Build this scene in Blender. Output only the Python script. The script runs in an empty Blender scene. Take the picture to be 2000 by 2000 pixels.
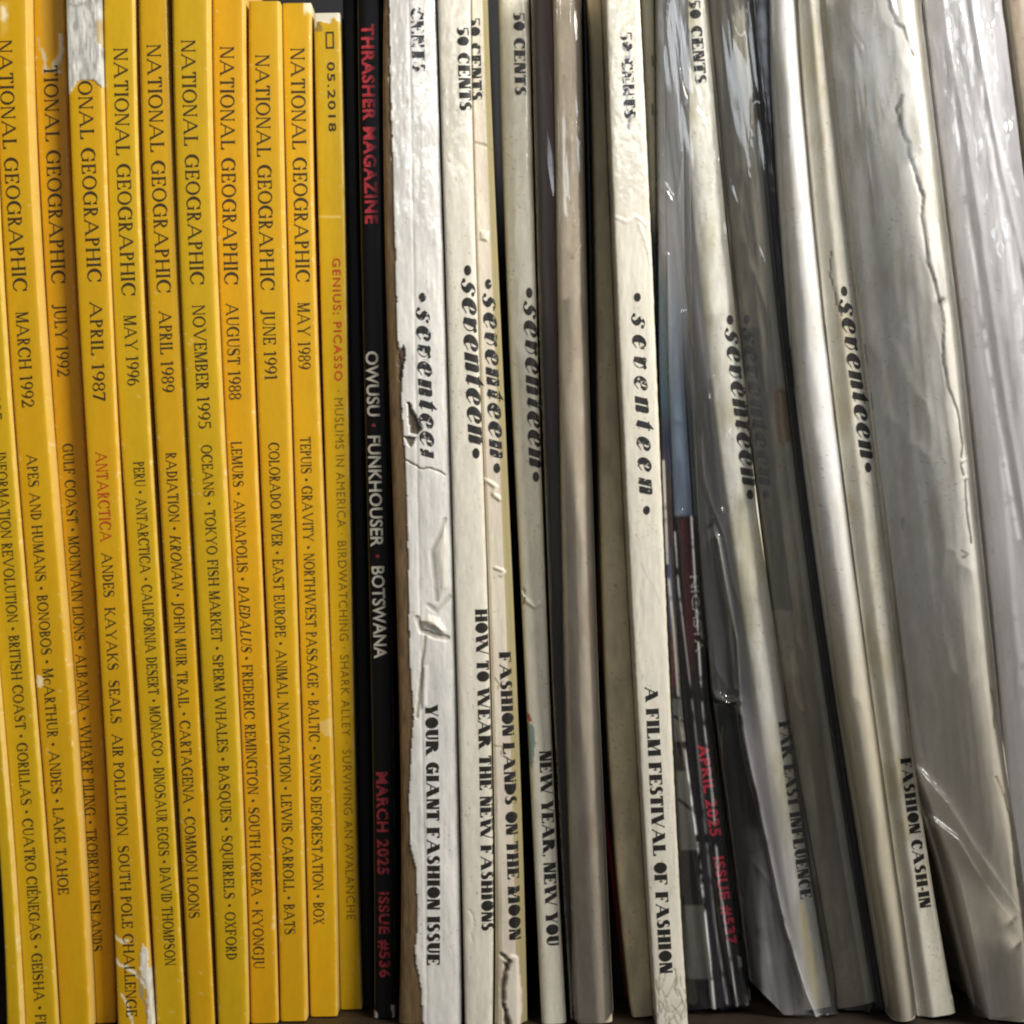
import bpy, math
import numpy as np
from mathutils import Vector

# ------------------------------------------------------------------ camera, world, light, exposure
sc = bpy.context.scene
COL = sc.collection
S = 0.000125            # metres per unit of the spine drawing (1/2000 of the picture's width)
D = 0.45                # camera distance to the plane of the spines
ZC = 990 * S            # camera height over the shelf board

cam_d = bpy.data.cameras.new('camera')
cam_d.sensor_width = 36.0
cam_d.lens = 36.0 * D / 0.25
cam_d.clip_start = 0.01
cam_d.clip_end = 50
cam_d.dof.use_dof = True
cam_d.dof.focus_distance = D - 0.004
cam_d.dof.aperture_fstop = 8.0
cam = bpy.data.objects.new('camera', cam_d)
COL.objects.link(cam)
cam.location = (0, -D, ZC)
cam.rotation_euler = (math.radians(90), 0, 0)
sc.camera = cam

world = bpy.data.worlds.new('World')
sc.world = world
world.use_nodes = True
bg = world.node_tree.nodes['Background']
bg.inputs[0].default_value = (1.0, 0.97, 0.92, 1)
bg.inputs[1].default_value = 0.105

def area(name, loc, target, sx, sy, power, color):
    l = bpy.data.lights.new(name, 'AREA')
    l.shape = 'RECTANGLE'
    l.size, l.size_y = sx, sy
    l.energy = power
    l.color = color
    o = bpy.data.objects.new(name, l)
    COL.objects.link(o)
    o.location = loc
    d = Vector(target) - Vector(loc)
    o.rotation_euler = d.to_track_quat('-Z', 'Y').to_euler()
    return o

ceil_ = area('ceiling_lamp', (0.43, -0.37, 0.55), (0.0, 0, 0.235), 0.32, 0.22, 2.3, (1.0, 0.96, 0.89))
ceil_.data.spread = math.radians(88)
area('tube_lamp', (0.22, -0.95, 0.47), (0, 0, 0.16), 0.8, 0.06, 1.25, (0.88, 0.94, 1.0))

sc.view_settings.view_transform = 'Standard'
sc.view_settings.look = 'None'
sc.view_settings.exposure = 0
sc.view_settings.gamma = 1
sc.view_settings.use_curve_mapping = False
sc.cycles.max_bounces = 10
sc.cycles.transparent_max_bounces = 24
sc.cycles.pixel_filter_type = 'BLACKMAN_HARRIS'
sc.cycles.filter_width = 2.1

# ------------------------------------------------------------------ noise
def _hash(i, j, seed):
    n = (i * 374761393 + j * 668265263 + seed * 974711 + 1013904223) & 0xffffffff
    n = ((n ^ (n >> 13)) * 1274126177) & 0xffffffff
    n = n ^ (n >> 16)
    return (n & 0xffff) / 65535.0

def vn(x, y, seed=0):
    x = np.asarray(x, float); y = np.asarray(y, float)
    i = np.floor(x).astype(np.int64); j = np.floor(y).astype(np.int64)
    fx = x - i; fy = y - j
    fx = fx * fx * (3 - 2 * fx); fy = fy * fy * (3 - 2 * fy)
    a = _hash(i, j, seed); b = _hash(i + 1, j, seed); c = _hash(i, j + 1, seed); d = _hash(i + 1, j + 1, seed)
    return (a * (1 - fx) + b * fx) * (1 - fy) + (c * (1 - fx) + d * fx) * fy

def fbm(x, y, seed=0, o=4):
    r = 0; a = 0.5; t = 0
    for k in range(o):
        r = r + a * vn(x * 2 ** k, y * 2 ** k, seed + 17 * k); t += a; a *= 0.5
    return r / t

def sstep(a, b, x):
    t = np.clip((x - a) / (b - a), 0, 1)
    return t * t * (3 - 2 * t)

# ------------------------------------------------------------------ materials
def new_mat(name):
    m = bpy.data.materials.new(name)
    m.use_nodes = True
    nt = m.node_tree
    return m, nt, nt.nodes['Principled BSDF']

def N(nt, t, **kw):
    n = nt.nodes.new(t)
    for k, v in kw.items():
        setattr(n, k, v)
    return n

def mat_cover(name, spec=0.5, coat=0.0, grain=0.06, bump=0.15, bscale=900, stretch=0.35):
    """printed cover: the printed colour, wear and gloss come with the mesh; paper grain is procedural"""
    m, nt, p = new_mat(name)
    a = N(nt, 'ShaderNodeAttribute', attribute_name='Col')
    pr = N(nt, 'ShaderNodeAttribute', attribute_name='Prop')
    tc = N(nt, 'ShaderNodeTexCoord')
    mp = N(nt, 'ShaderNodeMapping'); mp.inputs['Scale'].default_value = (1, 1, stretch)
    nz = N(nt, 'ShaderNodeTexNoise'); nz.inputs['Scale'].default_value = bscale; nz.inputs['Detail'].default_value = 5
    nt.links.new(tc.outputs['Object'], mp.inputs[0]); nt.links.new(mp.outputs[0], nz.inputs['Vector'])
    mr = N(nt, 'ShaderNodeMapRange'); mr.inputs[3].default_value = 1 - grain; mr.inputs[4].default_value = 1 + grain
    nt.links.new(nz.outputs['Fac'], mr.inputs[0])
    mx = N(nt, 'ShaderNodeVectorMath', operation='SCALE')
    nt.links.new(a.outputs['Color'], mx.inputs[0]); nt.links.new(mr.outputs[0], mx.inputs['Scale'])
    nt.links.new(mx.outputs[0], p.inputs['Base Color'])
    sp = N(nt, 'ShaderNodeSeparateColor')
    nt.links.new(pr.outputs['Color'], sp.inputs[0])
    nt.links.new(sp.outputs[0], p.inputs['Roughness'])
    nt.links.new(sp.outputs[1], p.inputs['Coat Weight'])
    p.inputs['Coat Roughness'].default_value = 0.13
    p.inputs['Coat IOR'].default_value = 1.6
    p.inputs['Specular IOR Level'].default_value = spec
    b = N(nt, 'ShaderNodeBump'); b.inputs['Strength'].default_value = bump; b.inputs['Distance'].default_value = 0.0002
    nt.links.new(nz.outputs['Fac'], b.inputs['Height']); nt.links.new(b.outputs[0], p.inputs['Normal'])
    return m

M_YEL = mat_cover('yellow_glossy_cover', 0.35, 0, 0.07, 0.10, 700)
M_CREAM = mat_cover('cream_paper_cover', 0.5, 0, 0.10, 0.28, 800)
M_DARK = mat_cover('dark_glossy_cover', 0.18, 0, 0.15, 0.10, 600)

def mat_pages():
    m, nt, p = new_mat('page_edges')
    tc = N(nt, 'ShaderNodeTexCoord')
    mp = N(nt, 'ShaderNodeMapping'); mp.inputs['Scale'].default_value = (1, 0.02, 0.02)
    nz = N(nt, 'ShaderNodeTexNoise'); nz.inputs['Scale'].default_value = 4000
    nt.links.new(tc.outputs['Object'], mp.inputs[0]); nt.links.new(mp.outputs[0], nz.inputs['Vector'])
    r = N(nt, 'ShaderNodeValToRGB')
    r.color_ramp.elements[0].color = (0.20, 0.17, 0.11, 1); r.color_ramp.elements[0].position = 0.35
    r.color_ramp.elements[1].color = (0.55, 0.50, 0.38, 1); r.color_ramp.elements[1].position = 0.6
    nt.links.new(nz.outputs['Fac'], r.inputs[0]); nt.links.new(r.outputs[0], p.inputs['Base Color'])
    p.inputs['Roughness'].default_value = 0.8
    return m
M_PAGES = mat_pages()

def mat_ink(name, col, rough=0.45, worn=0.0, scale=1500, worn_soft=0.06):
    m, nt, p = new_mat(name)
    tc = N(nt, 'ShaderNodeTexCoord')
    nz = N(nt, 'ShaderNodeTexNoise'); nz.inputs['Scale'].default_value = scale; nz.inputs['Detail'].default_value = 4
    nt.links.new(tc.outputs['Object'], nz.inputs['Vector'])
    mr = N(nt, 'ShaderNodeMapRange'); mr.inputs[3].default_value = 0.6; mr.inputs[4].default_value = 1.5
    nt.links.new(nz.outputs['Fac'], mr.inputs[0])
    mx = N(nt, 'ShaderNodeVectorMath', operation='SCALE'); mx.inputs[0].default_value = col
    nt.links.new(mr.outputs[0], mx.inputs['Scale']); nt.links.new(mx.outputs[0], p.inputs['Base Color'])
    p.inputs['Roughness'].default_value = rough
    p.inputs['Specular IOR Level'].default_value = 0.35
    if worn > 0:
        ar = N(nt, 'ShaderNodeMapRange')
        ar.inputs[1].default_value = worn - worn_soft; ar.inputs[2].default_value = worn + worn_soft
        nt.links.new(nz.outputs['Fac'], ar.inputs[0]); nt.links.new(ar.outputs[0], p.inputs['Alpha'])
    return m
INK = mat_ink('black_ink', (0.018, 0.016, 0.014))
INK_BROWN = mat_ink('dark_brown_ink', (0.035, 0.024, 0.010))
INK_THIN = mat_ink('thin_olive_ink', (0.15, 0.09, 0.008), worn=0.36, worn_soft=0.2)
INK_WORN = mat_ink('worn_black_ink', (0.03, 0.03, 0.035), worn=0.47, scale=1100)
INK_WORN2 = mat_ink('half_worn_black_ink', (0.02, 0.02, 0.02), worn=0.38, scale=1000)
INK_GHOST = mat_ink('ghost_grey_ink', (0.10, 0.10, 0.11), worn=0.42, scale=900, worn_soft=0.2)
INK_RED = mat_ink('red_ink', (0.85, 0.03, 0.08), worn=0.30, scale=1400)
INK_DKRED = mat_ink('dull_red_ink', (0.20, 0.018, 0.024), worn=0.36, scale=1400)
INK_MIDRED = mat_ink('worn_red_ink', (0.44, 0.035, 0.045), worn=0.33, scale=1400, worn_soft=0.15)
INK_WHITE = mat_ink('off_white_ink', (0.46, 0.43, 0.36))
INK_ORANGERED = mat_ink('orange_red_ink', (0.42, 0.05, 0.012))

def mat_film(name, milk=0.10, tint=(0.95, 0.955, 0.96), gloss=0.10, milkcol=(0.75, 0.75, 0.76), bump=0.10, bscale=70):
    m, nt, p = new_mat(name)
    out = nt.nodes['Material Output']
    nt.nodes.remove(p)
    tr = N(nt, 'ShaderNodeBsdfTransparent'); tr.inputs[0].default_value = (*tint, 1)
    gl = N(nt, 'ShaderNodeBsdfGlossy'); gl.inputs[0].default_value = (1, 1, 1, 1); gl.inputs['Roughness'].default_value = gloss
    df = N(nt, 'ShaderNodeBsdfDiffuse'); df.inputs[0].default_value = (*milkcol, 1)
    tc = N(nt, 'ShaderNodeTexCoord')
    mp = N(nt, 'ShaderNodeMapping'); mp.inputs['Scale'].default_value = (1, 1, 0.12); mp.inputs['Rotation'].default_value = (0, math.radians(-6), 0)
    nz = N(nt, 'ShaderNodeTexNoise'); nz.inputs['Scale'].default_value = bscale; nz.inputs['Detail'].default_value = 3
    nt.links.new(tc.outputs['Object'], mp.inputs[0]); nt.links.new(mp.outputs[0], nz.inputs['Vector'])
    b = N(nt, 'ShaderNodeBump'); b.inputs['Strength'].default_value = bump; b.inputs['Distance'].default_value = 0.002
    nt.links.new(nz.outputs['Fac'], b.inputs['Height'])
    nt.links.new(b.outputs[0], gl.inputs['Normal'])
    mr = N(nt, 'ShaderNodeMapRange'); mr.inputs[1].default_value = 0.3; mr.inputs[2].default_value = 0.75
    mr.inputs[3].default_value = milk * 0.4; mr.inputs[4].default_value = milk * 1.5
    nt.links.new(nz.outputs['Fac'], mr.inputs[0])
    m1 = N(nt, 'ShaderNodeMixShader')
    at = N(nt, 'ShaderNodeAttribute', attribute_name='Milk')
    mm = N(nt, 'ShaderNodeMath', operation='MULTIPLY'); mm.use_clamp = True
    nt.links.new(at.outputs['Fac'], mm.inputs[0]); nt.links.new(mr.outputs[0], mm.inputs[1])
    nt.links.new(mm.outputs[0], m1.inputs[0]); nt.links.new(tr.outputs[0], m1.inputs[1]); nt.links.new(df.outputs[0], m1.inputs[2])
    fr = N(nt, 'ShaderNodeFresnel'); fr.inputs[0].default_value = 1.5
    nt.links.new(b.outputs[0], fr.inputs['Normal'])
    m2 = N(nt, 'ShaderNodeMixShader')
    nt.links.new(fr.outputs[0], m2.inputs[0]); nt.links.new(m1.outputs[0], m2.inputs[1]); nt.links.new(gl.outputs[0], m2.inputs[2])
    nt.links.new(m2.outputs[0], out.inputs[0])
    return m
FILM = mat_film('clear_plastic_film', 0.025, gloss=0.04, bump=0.05)
FILM_MILK = mat_film('cloudy_plastic_film', 0.32, milkcol=(0.80, 0.79, 0.83), gloss=0.06, bscale=45, bump=0.05)
FILM_SOFT = mat_film('soft_plastic_film', 0.018, gloss=0.16, bscale=40, bump=0.02)
FILM_GREY = mat_film('grey_plastic_film', 0.19, gloss=0.05, milkcol=(0.66, 0.65, 0.68), bscale=70, bump=0.06)

def mat_wood(name, c0, c1):
    m, nt, p = new_mat(name)
    tc = N(nt, 'ShaderNodeTexCoord')
    mp = N(nt, 'ShaderNodeMapping'); mp.inputs['Scale'].default_value = (1, 14, 14)
    nz = N(nt, 'ShaderNodeTexNoise'); nz.inputs['Scale'].default_value = 12; nz.inputs['Detail'].default_value = 8
    nt.links.new(tc.outputs['Object'], mp.inputs[0]); nt.links.new(mp.outputs[0], nz.inputs['Vector'])
    r = N(nt, 'ShaderNodeValToRGB')
    r.color_ramp.elements[0].color = (*c0, 1); r.color_ramp.elements[0].position = 0.3
    r.color_ramp.elements[1].color = (*c1, 1); r.color_ramp.elements[1].position = 0.7
    nt.links.new(nz.outputs['Fac'], r.inputs[0]); nt.links.new(r.outputs[0], p.inputs['Base Color'])
    p.inputs['Roughness'].default_value = 0.55
    return m
M_WOOD = mat_wood('dark_brown_shelf_wood', (0.012, 0.007, 0.004), (0.026, 0.015, 0.008))
M_BACK = mat_wood('black_back_panel', (0.006, 0.006, 0.008), (0.012, 0.012, 0.016))

# ------------------------------------------------------------------ object helpers
def link(name, me, mat=None, parent=None):
    o = bpy.data.objects.new(name, me)
    COL.objects.link(o)
    if mat: me.materials.append(mat)
    if parent: o.parent = parent
    return o

def thing(name, loc, label, cat, group=None):
    o = bpy.data.objects.new(name, None)
    o.empty_display_size = 0.01
    COL.objects.link(o)
    o.location = loc
    o['label'] = label; o['category'] = cat
    if group: o['group'] = group
    return o

def mesh_np(name, v, f, smooth=True):
    me = bpy.data.meshes.new(name)
    me.from_pydata([tuple(p) for p in v], [], f if isinstance(f, list) else f.tolist())
    if smooth:
        me.polygons.foreach_set('use_smooth', [True] * len(me.polygons))
    me.update()
    return me

def box_mesh(name, x0, x1, y0, y1, z0, z1):
    v = [(x0, y0, z0), (x1, y0, z0), (x1, y1, z0), (x0, y1, z0), (x0, y0, z1), (x1, y0, z1), (x1, y1, z1), (x0, y1, z1)]
    f = [(0, 3, 2, 1), (4, 5, 6, 7), (0, 1, 5, 4), (1, 2, 6, 5), (2, 3, 7, 6), (3, 0, 4, 7)]
    return mesh_np(name, v, f, False)

# ------------------------------------------------------------------ lettering
def q(x0, y0, x1, y1): return [(x0, y0), (x1, y0), (x1, y1), (x0, y1)]
def dg(xa, ya, xb, yb, w): return [(xa, ya), (xa + w, ya), (xb + w, yb), (xb, yb)]
def ring(cx, cy, rx, ry, ix, iy, a0, a1, dx=0.0, dy=0.0, n=None):
    """strip between an ellipse and a smaller inner one (its centre moved by dx, dy)"""
    n = n or max(4, int(abs(a1 - a0) / 22))
    P = []
    for k in range(n):
        t0 = math.radians(a0 + (a1 - a0) * k / n); t1 = math.radians(a0 + (a1 - a0) * (k + 1) / n)
        P.append([(cx + rx * math.cos(t0), cy + ry * math.sin(t0)), (cx + rx * math.cos(t1), cy + ry * math.sin(t1)),
                  (cx + dx + ix * math.cos(t1), cy + dy + iy * math.sin(t1)), (cx + dx + ix * math.cos(t0), cy + dy + iy * math.sin(t0))])
    return P
def disc(cx, cy, r, n=14, ry=None):
    ry = ry or r
    return [[(cx + r * math.cos(2 * math.pi * k / n), cy + ry * math.sin(2 * math.pi * k / n)) for k in range(n)]]

class Serif:
    def __init__(s, W, T, SH, ST, c=0.40, gap=0.10):
        s.W, s.T, s.SH, s.ST, s.c, s.gap = W, T, SH, ST, c, gap
        s.cache = {}
    def foot(s, x, w, y, up):
        """serif at a stem end, with small brackets"""
        y1 = y + s.ST * up
        P = [q(x - s.SH, min(y, y1), x + w + s.SH, max(y, y1))]
        k = s.SH * 0.7
        P.append([(x - k, y1), (x, y1), (x, y1 + k * 0.9 * up)])
        P.append([(x + w, y1), (x + w + k, y1), (x + w, y1 + k * 0.9 * up)])
        return P
    def vs(s, x, w=None, y0=0, y1=1, b=True, t=True):
        w = w or s.W
        P = [q(x, y0, x + w, y1)]
        if b: P += s.foot(x, w, y0, 1)
        if t: P += s.foot(x, w, y1, -1)
        return P
    def arm(s, x0, x1, y, up):
        """thin horizontal arm with a beak at its end"""
        P = [q(x0, min(y, y + s.T * up), x1, max(y, y + s.T * up))]
        P.append([(x1 - s.T * 2.2 - 0.03, y + s.T * up * 0.9), (x1, y), (x1, y + 0.24 * up), (x1 - s.T * 0.8, y + 0.24 * up)])
        return P
    def get(s, ch):
        if ch not in s.cache: s.cache[ch] = s.make(ch)
        return s.cache[ch]
    def make(s, ch):
        W, T, SH, ST, c = s.W, s.T, s.SH, s.ST, s.c
        x = SH
        if ch == ' ': return [], 0.26 + s.W * 0.35
        if ch in '\u2022': return disc(0.13, 0.47, 0.13), 0.26
        if ch == '*': return disc(0.10, 0.47, 0.10), 0.20
        if ch == '.': return disc(0.09, 0.08, 0.085), 0.18
        if ch == ':': return disc(0.09, 0.10, 0.08) + disc(0.09, 0.6, 0.08), 0.18
        if ch == ',': return disc(0.09, 0.08, 0.09) + [[(0.16, 0.08), (0.05, -0.16), (0.02, -0.13), (0.10, 0.02)]], 0.18
        if ch == '-': return [q(0.02, 0.36, 0.30, 0.36 + max(T * 2, 0.10))], 0.32
        if ch == 'I': return s.vs(x), W + 2 * SH
        if ch in 'HNMU':
            pass
        if ch == 'H':
            x2 = x + W + c
            return s.vs(x) + s.vs(x2) + [q(x + W, 0.5 - T / 2, x2, 0.5 + T / 2)], x2 + W + SH
        if ch == 'N':
            tw = max(T, W * 0.35); wd = W * 1.1 + c
            P = s.vs(x, tw, 0, 1) + s.vs(x + wd, tw, 0, 1, b=False) + [dg(x + wd - W + tw, 0, x, 1, W)]
            return P, x + wd + tw + SH
        if ch == 'M':
            tw = max(T, W * 0.35); wd = 0.42 + W * 1.1
            m = x + tw + (wd - W) * 0.5
            P = s.vs(x, tw) + s.vs(x + wd, W) + [dg(m - W * 0.35, 0, x, 1, W), dg(m - T * 0.2, 0, x + wd, 1, T)]
            return P, x + wd + W + SH
        if ch == 'U':
            tw = max(T, W * 0.4); wd = W + c
            cx = x + (wd + tw) / 2; rx = (wd + tw) / 2
            P = s.vs(x, W, 0.33, 1, b=False) + s.vs(x + wd, tw, 0.33, 1, b=False)
            P += ring(cx, 0.35, rx, 0.36, rx - (W + tw) / 2, 0.36 - T * 1.3, 180, 360, dx=(W - tw) / 2)
            return P, x + wd + tw + SH
        if ch in 'A':
            a = 0.36 + W * 0.55; tw = T * 1.1
            P = [dg(x * 0.6, 0, x * 0.6 + a - tw * 0.3, 1, tw), dg(x * 0.6 + 2 * a - W * 0.9, 0, x * 0.6 + a - W * 0.55, 1, W)]
            P += [q(x * 0.6 + a * 0.32, 0.30, x * 0.6 + a * 1.45, 0.30 + T)]
            P += s.foot(x * 0.6, tw, 0, 1) + s.foot(x * 0.6 + 2 * a - W * 0.9, W, 0, 1)
            return P, x * 1.6 + 2 * a + W * 0.1
        if ch == 'V':
            a = 0.36 + W * 0.5; tw = T * 1.1
            P = [dg(x * 0.6 + a - W * 0.4, 0, x * 0.6, 1, W), dg(x * 0.6 + a - tw * 0.3, 0, x * 0.6 + 2 * a - tw, 1, tw)]
            P += s.foot(x * 0.6, W, 1, -1) + s.foot(x * 0.6 + 2 * a - tw, tw, 1, -1)
            return P, x * 1.2 + 2 * a
        if ch == 'W':
            a = 0.26 + W * 0.45; tw = T * 1.1; o = x * 0.6
            P = [dg(o + a - W * 0.4, 0, o, 1, W), dg(o + a, 0, o + 2 * a - tw * 0.5, 1, tw),
                 dg(o + 3 * a - W * 0.4, 0, o + 2 * a - W * 0.7, 1, W), dg(o + 3 * a, 0, o + 4 * a - tw, 1, tw)]
            P += s.foot(o, W, 1, -1) + s.foot(o + 2 * a - W * 0.7, W, 1, -1) + s.foot(o + 4 * a - tw, tw, 1, -1)
            return P, o * 2 + 4 * a
        if ch == 'X':
            wd = 0.44 + W * 0.9
            P = [dg(x + wd - W, 0, x, 1, W), dg(x, 0, x + wd - T, 1, T)]
            P += s.foot(x, W, 1, -1) + s.foot(x + wd - W, W, 0, 1) + s.foot(x, T, 0, 1) + s.foot(x + wd - T, T, 1, -1)
            return P, wd + 2 * x
        if ch == 'Y':
            a = 0.33 + W * 0.35; o = x * 0.6
            P = s.vs(o + a - W / 2, W, 0, 0.5, t=False) + [dg(o + a - W / 2, 0.42, o, 1, W), dg(o + a + W / 2 - T, 0.45, o + 2 * a - T, 1, T)]
            P += s.foot(o, W, 1, -1) + s.foot(o + 2 * a - T, T, 1, -1)
            return P, 2 * o + 2 * a
        if ch == 'K':
            P = s.vs(x) + [dg(x + W, 0.40, x + W + c, 1, T * 1.2), dg(x + W + c * 1.15 - W * 0.5, 0, x + W + 0.08, 0.56, W)]
            P += s.foot(x + W + c, T, 1, -1) + s.foot(x + W + c * 1.15 - W * 0.5, W, 0, 1)
            return P, x + W + c * 1.15 + W * 0.5 + SH
        if ch == 'Z':
            wd = 0.46 + W * 0.6
            return [q(0.02, 1 - T, wd, 1), q(0, 0, wd, T), dg(0, T * 0.5, wd - W, 1 - T * 0.5, W)] + [[(0.02, 1), (0.02 + T, 0.76), (0.10, 1 - T)]] + s.arm(wd * 0.6, wd, 0, 1)[1:], wd + 0.03
        if ch in 'EFL':
            wd = W + 0.34 + W * 0.25
            P = s.vs(x)
            if ch in 'EL': P += s.arm(x + W, x + wd, 0, 1)
            if ch in 'EF':
                P += s.arm(x + W, x + wd * 0.96, 1, -1)
                P += [q(x + W, 0.5 - T / 2, x + wd * 0.72, 0.5 + T / 2), q(x + wd * 0.72 - T, 0.36, x + wd * 0.72, 0.64)]
            return P, x + wd + 0.02
        if ch == 'T':
            wd = 0.46 + W * 0.9; o = 0.02
            P = s.vs(o + wd / 2 - W / 2, W, t=False) + s.arm(o + wd / 2, o + wd, 1, -1)
            P += [[(2 * o + wd - a, b) for a, b in p] for p in s.arm(o + wd / 2, o + wd, 1, -1)]
            return P, wd + 2 * o
        if ch == 'J':
            return s.vs(x + 0.14, W, 0.12, 1, b=False) + ring(x + 0.02, 0.12, 0.12 + W, 0.30, 0.12, 0.30 - T * 1.4, 270, 360) + disc(x + 0.03, -0.10, W * 0.5 + 0.02, 10), x + 0.14 + W + SH
        if ch in 'OQCG':
            rx = 0.36 + W * 0.28
            cx = rx
            ix = rx - W * 1.05
            iy = 0.5 - T
            if ch in 'OQ':
                P = ring(cx, 0.5, rx, 0.52, ix, iy, 0, 360, n=20)
                if ch == 'Q': P += [[(cx - 0.02, 0.06), (cx + W, 0.06), (cx + rx * 1.05, -0.26), (cx + rx * 0.7, -0.24)]]
                return P, 2 * rx
            P = ring(cx, 0.5, rx, 0.52, rx - T * 1.6 - W * 0.25, iy, 42, 320, dx=W * 0.42, n=16)
            xr = cx + rx * 0.80
            P += [[(xr - T * 0.2, 0.98), (xr + 0.02, 0.98), (xr + 0.02, 0.66), (xr - 0.03, 0.66), (xr - W * 0.6 - 0.05, 0.88)]]
            if ch == 'G':
                P += [q(xr - W * 0.62, 0.03, xr + W * 0.22, 0.46), q(xr - W * 0.62 - 0.10, 0.46, xr + W * 0.22 + 0.06, 0.46 + max(T, ST))]
                return P, xr + W * 0.22 + 0.08
            P += [[(xr - 0.10, 0.06), (xr + 0.03, 0.24), (xr, 0.28), (xr - 0.14, 0.12)]]
            return P, xr + 0.05
        if ch == 'D':
            rx = 0.36 + W * 0.35; cx = x + W * 0.6
            P = s.vs(x) + ring(cx, 0.5, rx + W * 0.3, 0.5, rx + W * 0.3 - W * 1.05, 0.5 - T, -90, 90, n=10)
            return P, cx + rx + W * 0.3 + 0.02
        if ch in 'PRB':
            rx = 0.24 + W * 0.5; cx = x + W * 0.9
            P = s.vs(x) + ring(cx, 0.74, rx, 0.26, max(rx - W, 0.03), 0.26 - T, -90, 90, n=8)
            if ch == 'B':
                rb = rx * 1.15
                P += ring(cx, 0.26, rb, 0.26, max(rb - W, 0.03), 0.26 - T, -90, 90, n=8)
                return P, cx + rb + 0.02
            if ch == 'R':
                P += [dg(cx + rx * 0.72, 0, cx + 0.0, 0.5, W)] + s.foot(cx + rx * 0.72, W, 0, 1)[:1]
                return P, cx + rx * 0.72 + W + SH
            return P, cx + rx + 0.02
        if ch in 'S':
            r = 0.25 + W * 0.25; w = r * 2
            P = ring(r, 0.745, r * 0.92, 0.27, r * 0.92 - W * 0.8, 0.27 - T, 40, 215, n=9)
            P += ring(r, 0.265, r, 0.28, r - W * 0.8, 0.28 - T, -145, 35, n=9)
            k = W * 0.62
            P += [[(0.10 * r + 0.0, 0.64), (0.35 * r, 0.50), (1.55 * r, 0.30 - 0), (1.93 * r, 0.42), (1.7 * r, 0.54), (0.7 * r, 0.71)]]
            P += [[(w * 0.86, 0.98), (w * 0.90, 0.98), (w * 0.90, 0.68), (w * 0.86, 0.68)], [(w * 0.06, 0.34), (w * 0.10, 0.34), (w * 0.10, 0.02), (w * 0.06, 0.02)]]
            return P, w + 0.03
        if ch == '0':
            return ring(0.24 + W * 0.3, 0.5, 0.24 + W * 0.3, 0.51, 0.24 - W * 0.75, 0.5 - T, 0, 360, n=18), 0.50 + W * 0.6
        if ch == '1':
            return [q(0.14, 0, 0.14 + W, 1), [(0.14, 1), (0.14, 0.92), (0.0, 0.84), (0.0, 0.88)]] + s.foot(0.14, W, 0, 1), 0.20 + W + SH
        if ch == '9':
            r = 0.24 + W * 0.3
            return ring(r, 0.68, r, 0.33, r - W, 0.33 - T, 0, 360, n=14) + ring(r * 0.5, 0.66, r * 1.5, 0.67, r * 1.5 - W, 0.67 - T, -75, 0, n=7), 2 * r
        if ch == '6':
            P, a = s.get('9'); return [[(a - u, 1.0 - v) for u, v in p] for p in P], a
        if ch == '8':
            r = 0.22 + W * 0.3
            return ring(r, 0.745, r * 0.92, 0.265, r * 0.92 - W * 0.85, 0.265 - T, 0, 360, n=14) + ring(r, 0.26, r, 0.27, r - W * 0.85, 0.27 - T, 0, 360, n=14), 2 * r
        if ch == '2':
            r = 0.24 + W * 0.25
            return ring(r, 0.70, r, 0.31, r - W, 0.31 - T, -25, 165, n=9) + [[(0.0, 0.0), (0.16, 0.06), (2 * r - 0.03, 0.60), (2 * r - W - 0.02, 0.62)], q(0, 0, 2 * r, max(T * 1.4, 0.10)), [(2 * r - 0.06, 0.05), (2 * r, 0.05), (2 * r + 0.03, 0.24), (2 * r, 0.24)]], 2 * r + 0.03
        if ch == '5':
            r = 0.24 + W * 0.25
            return ring(r * 0.85, 0.32, r * 1.1, 0.33, r * 1.1 - W, 0.33 - T, -140, 125, n=12) + [q(0.08, 0.55, 0.08 + T, 1), q(0.08, 1 - max(T * 1.4, 0.10), 2 * r - 0.02, 1)], 2 * r
        if ch == '7':
            return [q(0, 1 - max(T * 1.4, .10), 0.5, 1), dg(0.10, 0, 0.5 - W, 0.95, W), q(0, 0.76, T, 1)], 0.52
        if ch == 'c':
            P, a = s.get('C'); return [[(u * 0.66, v * 0.66) for u, v in p] for p in P], a * 0.66
        return [], 0.3
    def run(s, text, slant=0.0):
        P = []; x = 0
        for ch in text:
            g = 0.0
            if ch == '\u00c9':
                p, a = s.get('E'); p = p + [[(0.20, 1.06), (0.28, 1.06), (0.42, 1.28), (0.30, 1.28)]]
            else:
                p, a = s.get(ch)
            for poly in p: P.append([(u + x + slant * v, v) for u, v in poly])
            x += a + s.gap
        return P, x - s.gap

ROMAN = Serif(0.125, 0.052, 0.055, 0.045, 0.40, 0.085)
FAT = Serif(0.46, 0.075, 0.04, 0.055, 0.19, 0.075)

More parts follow.
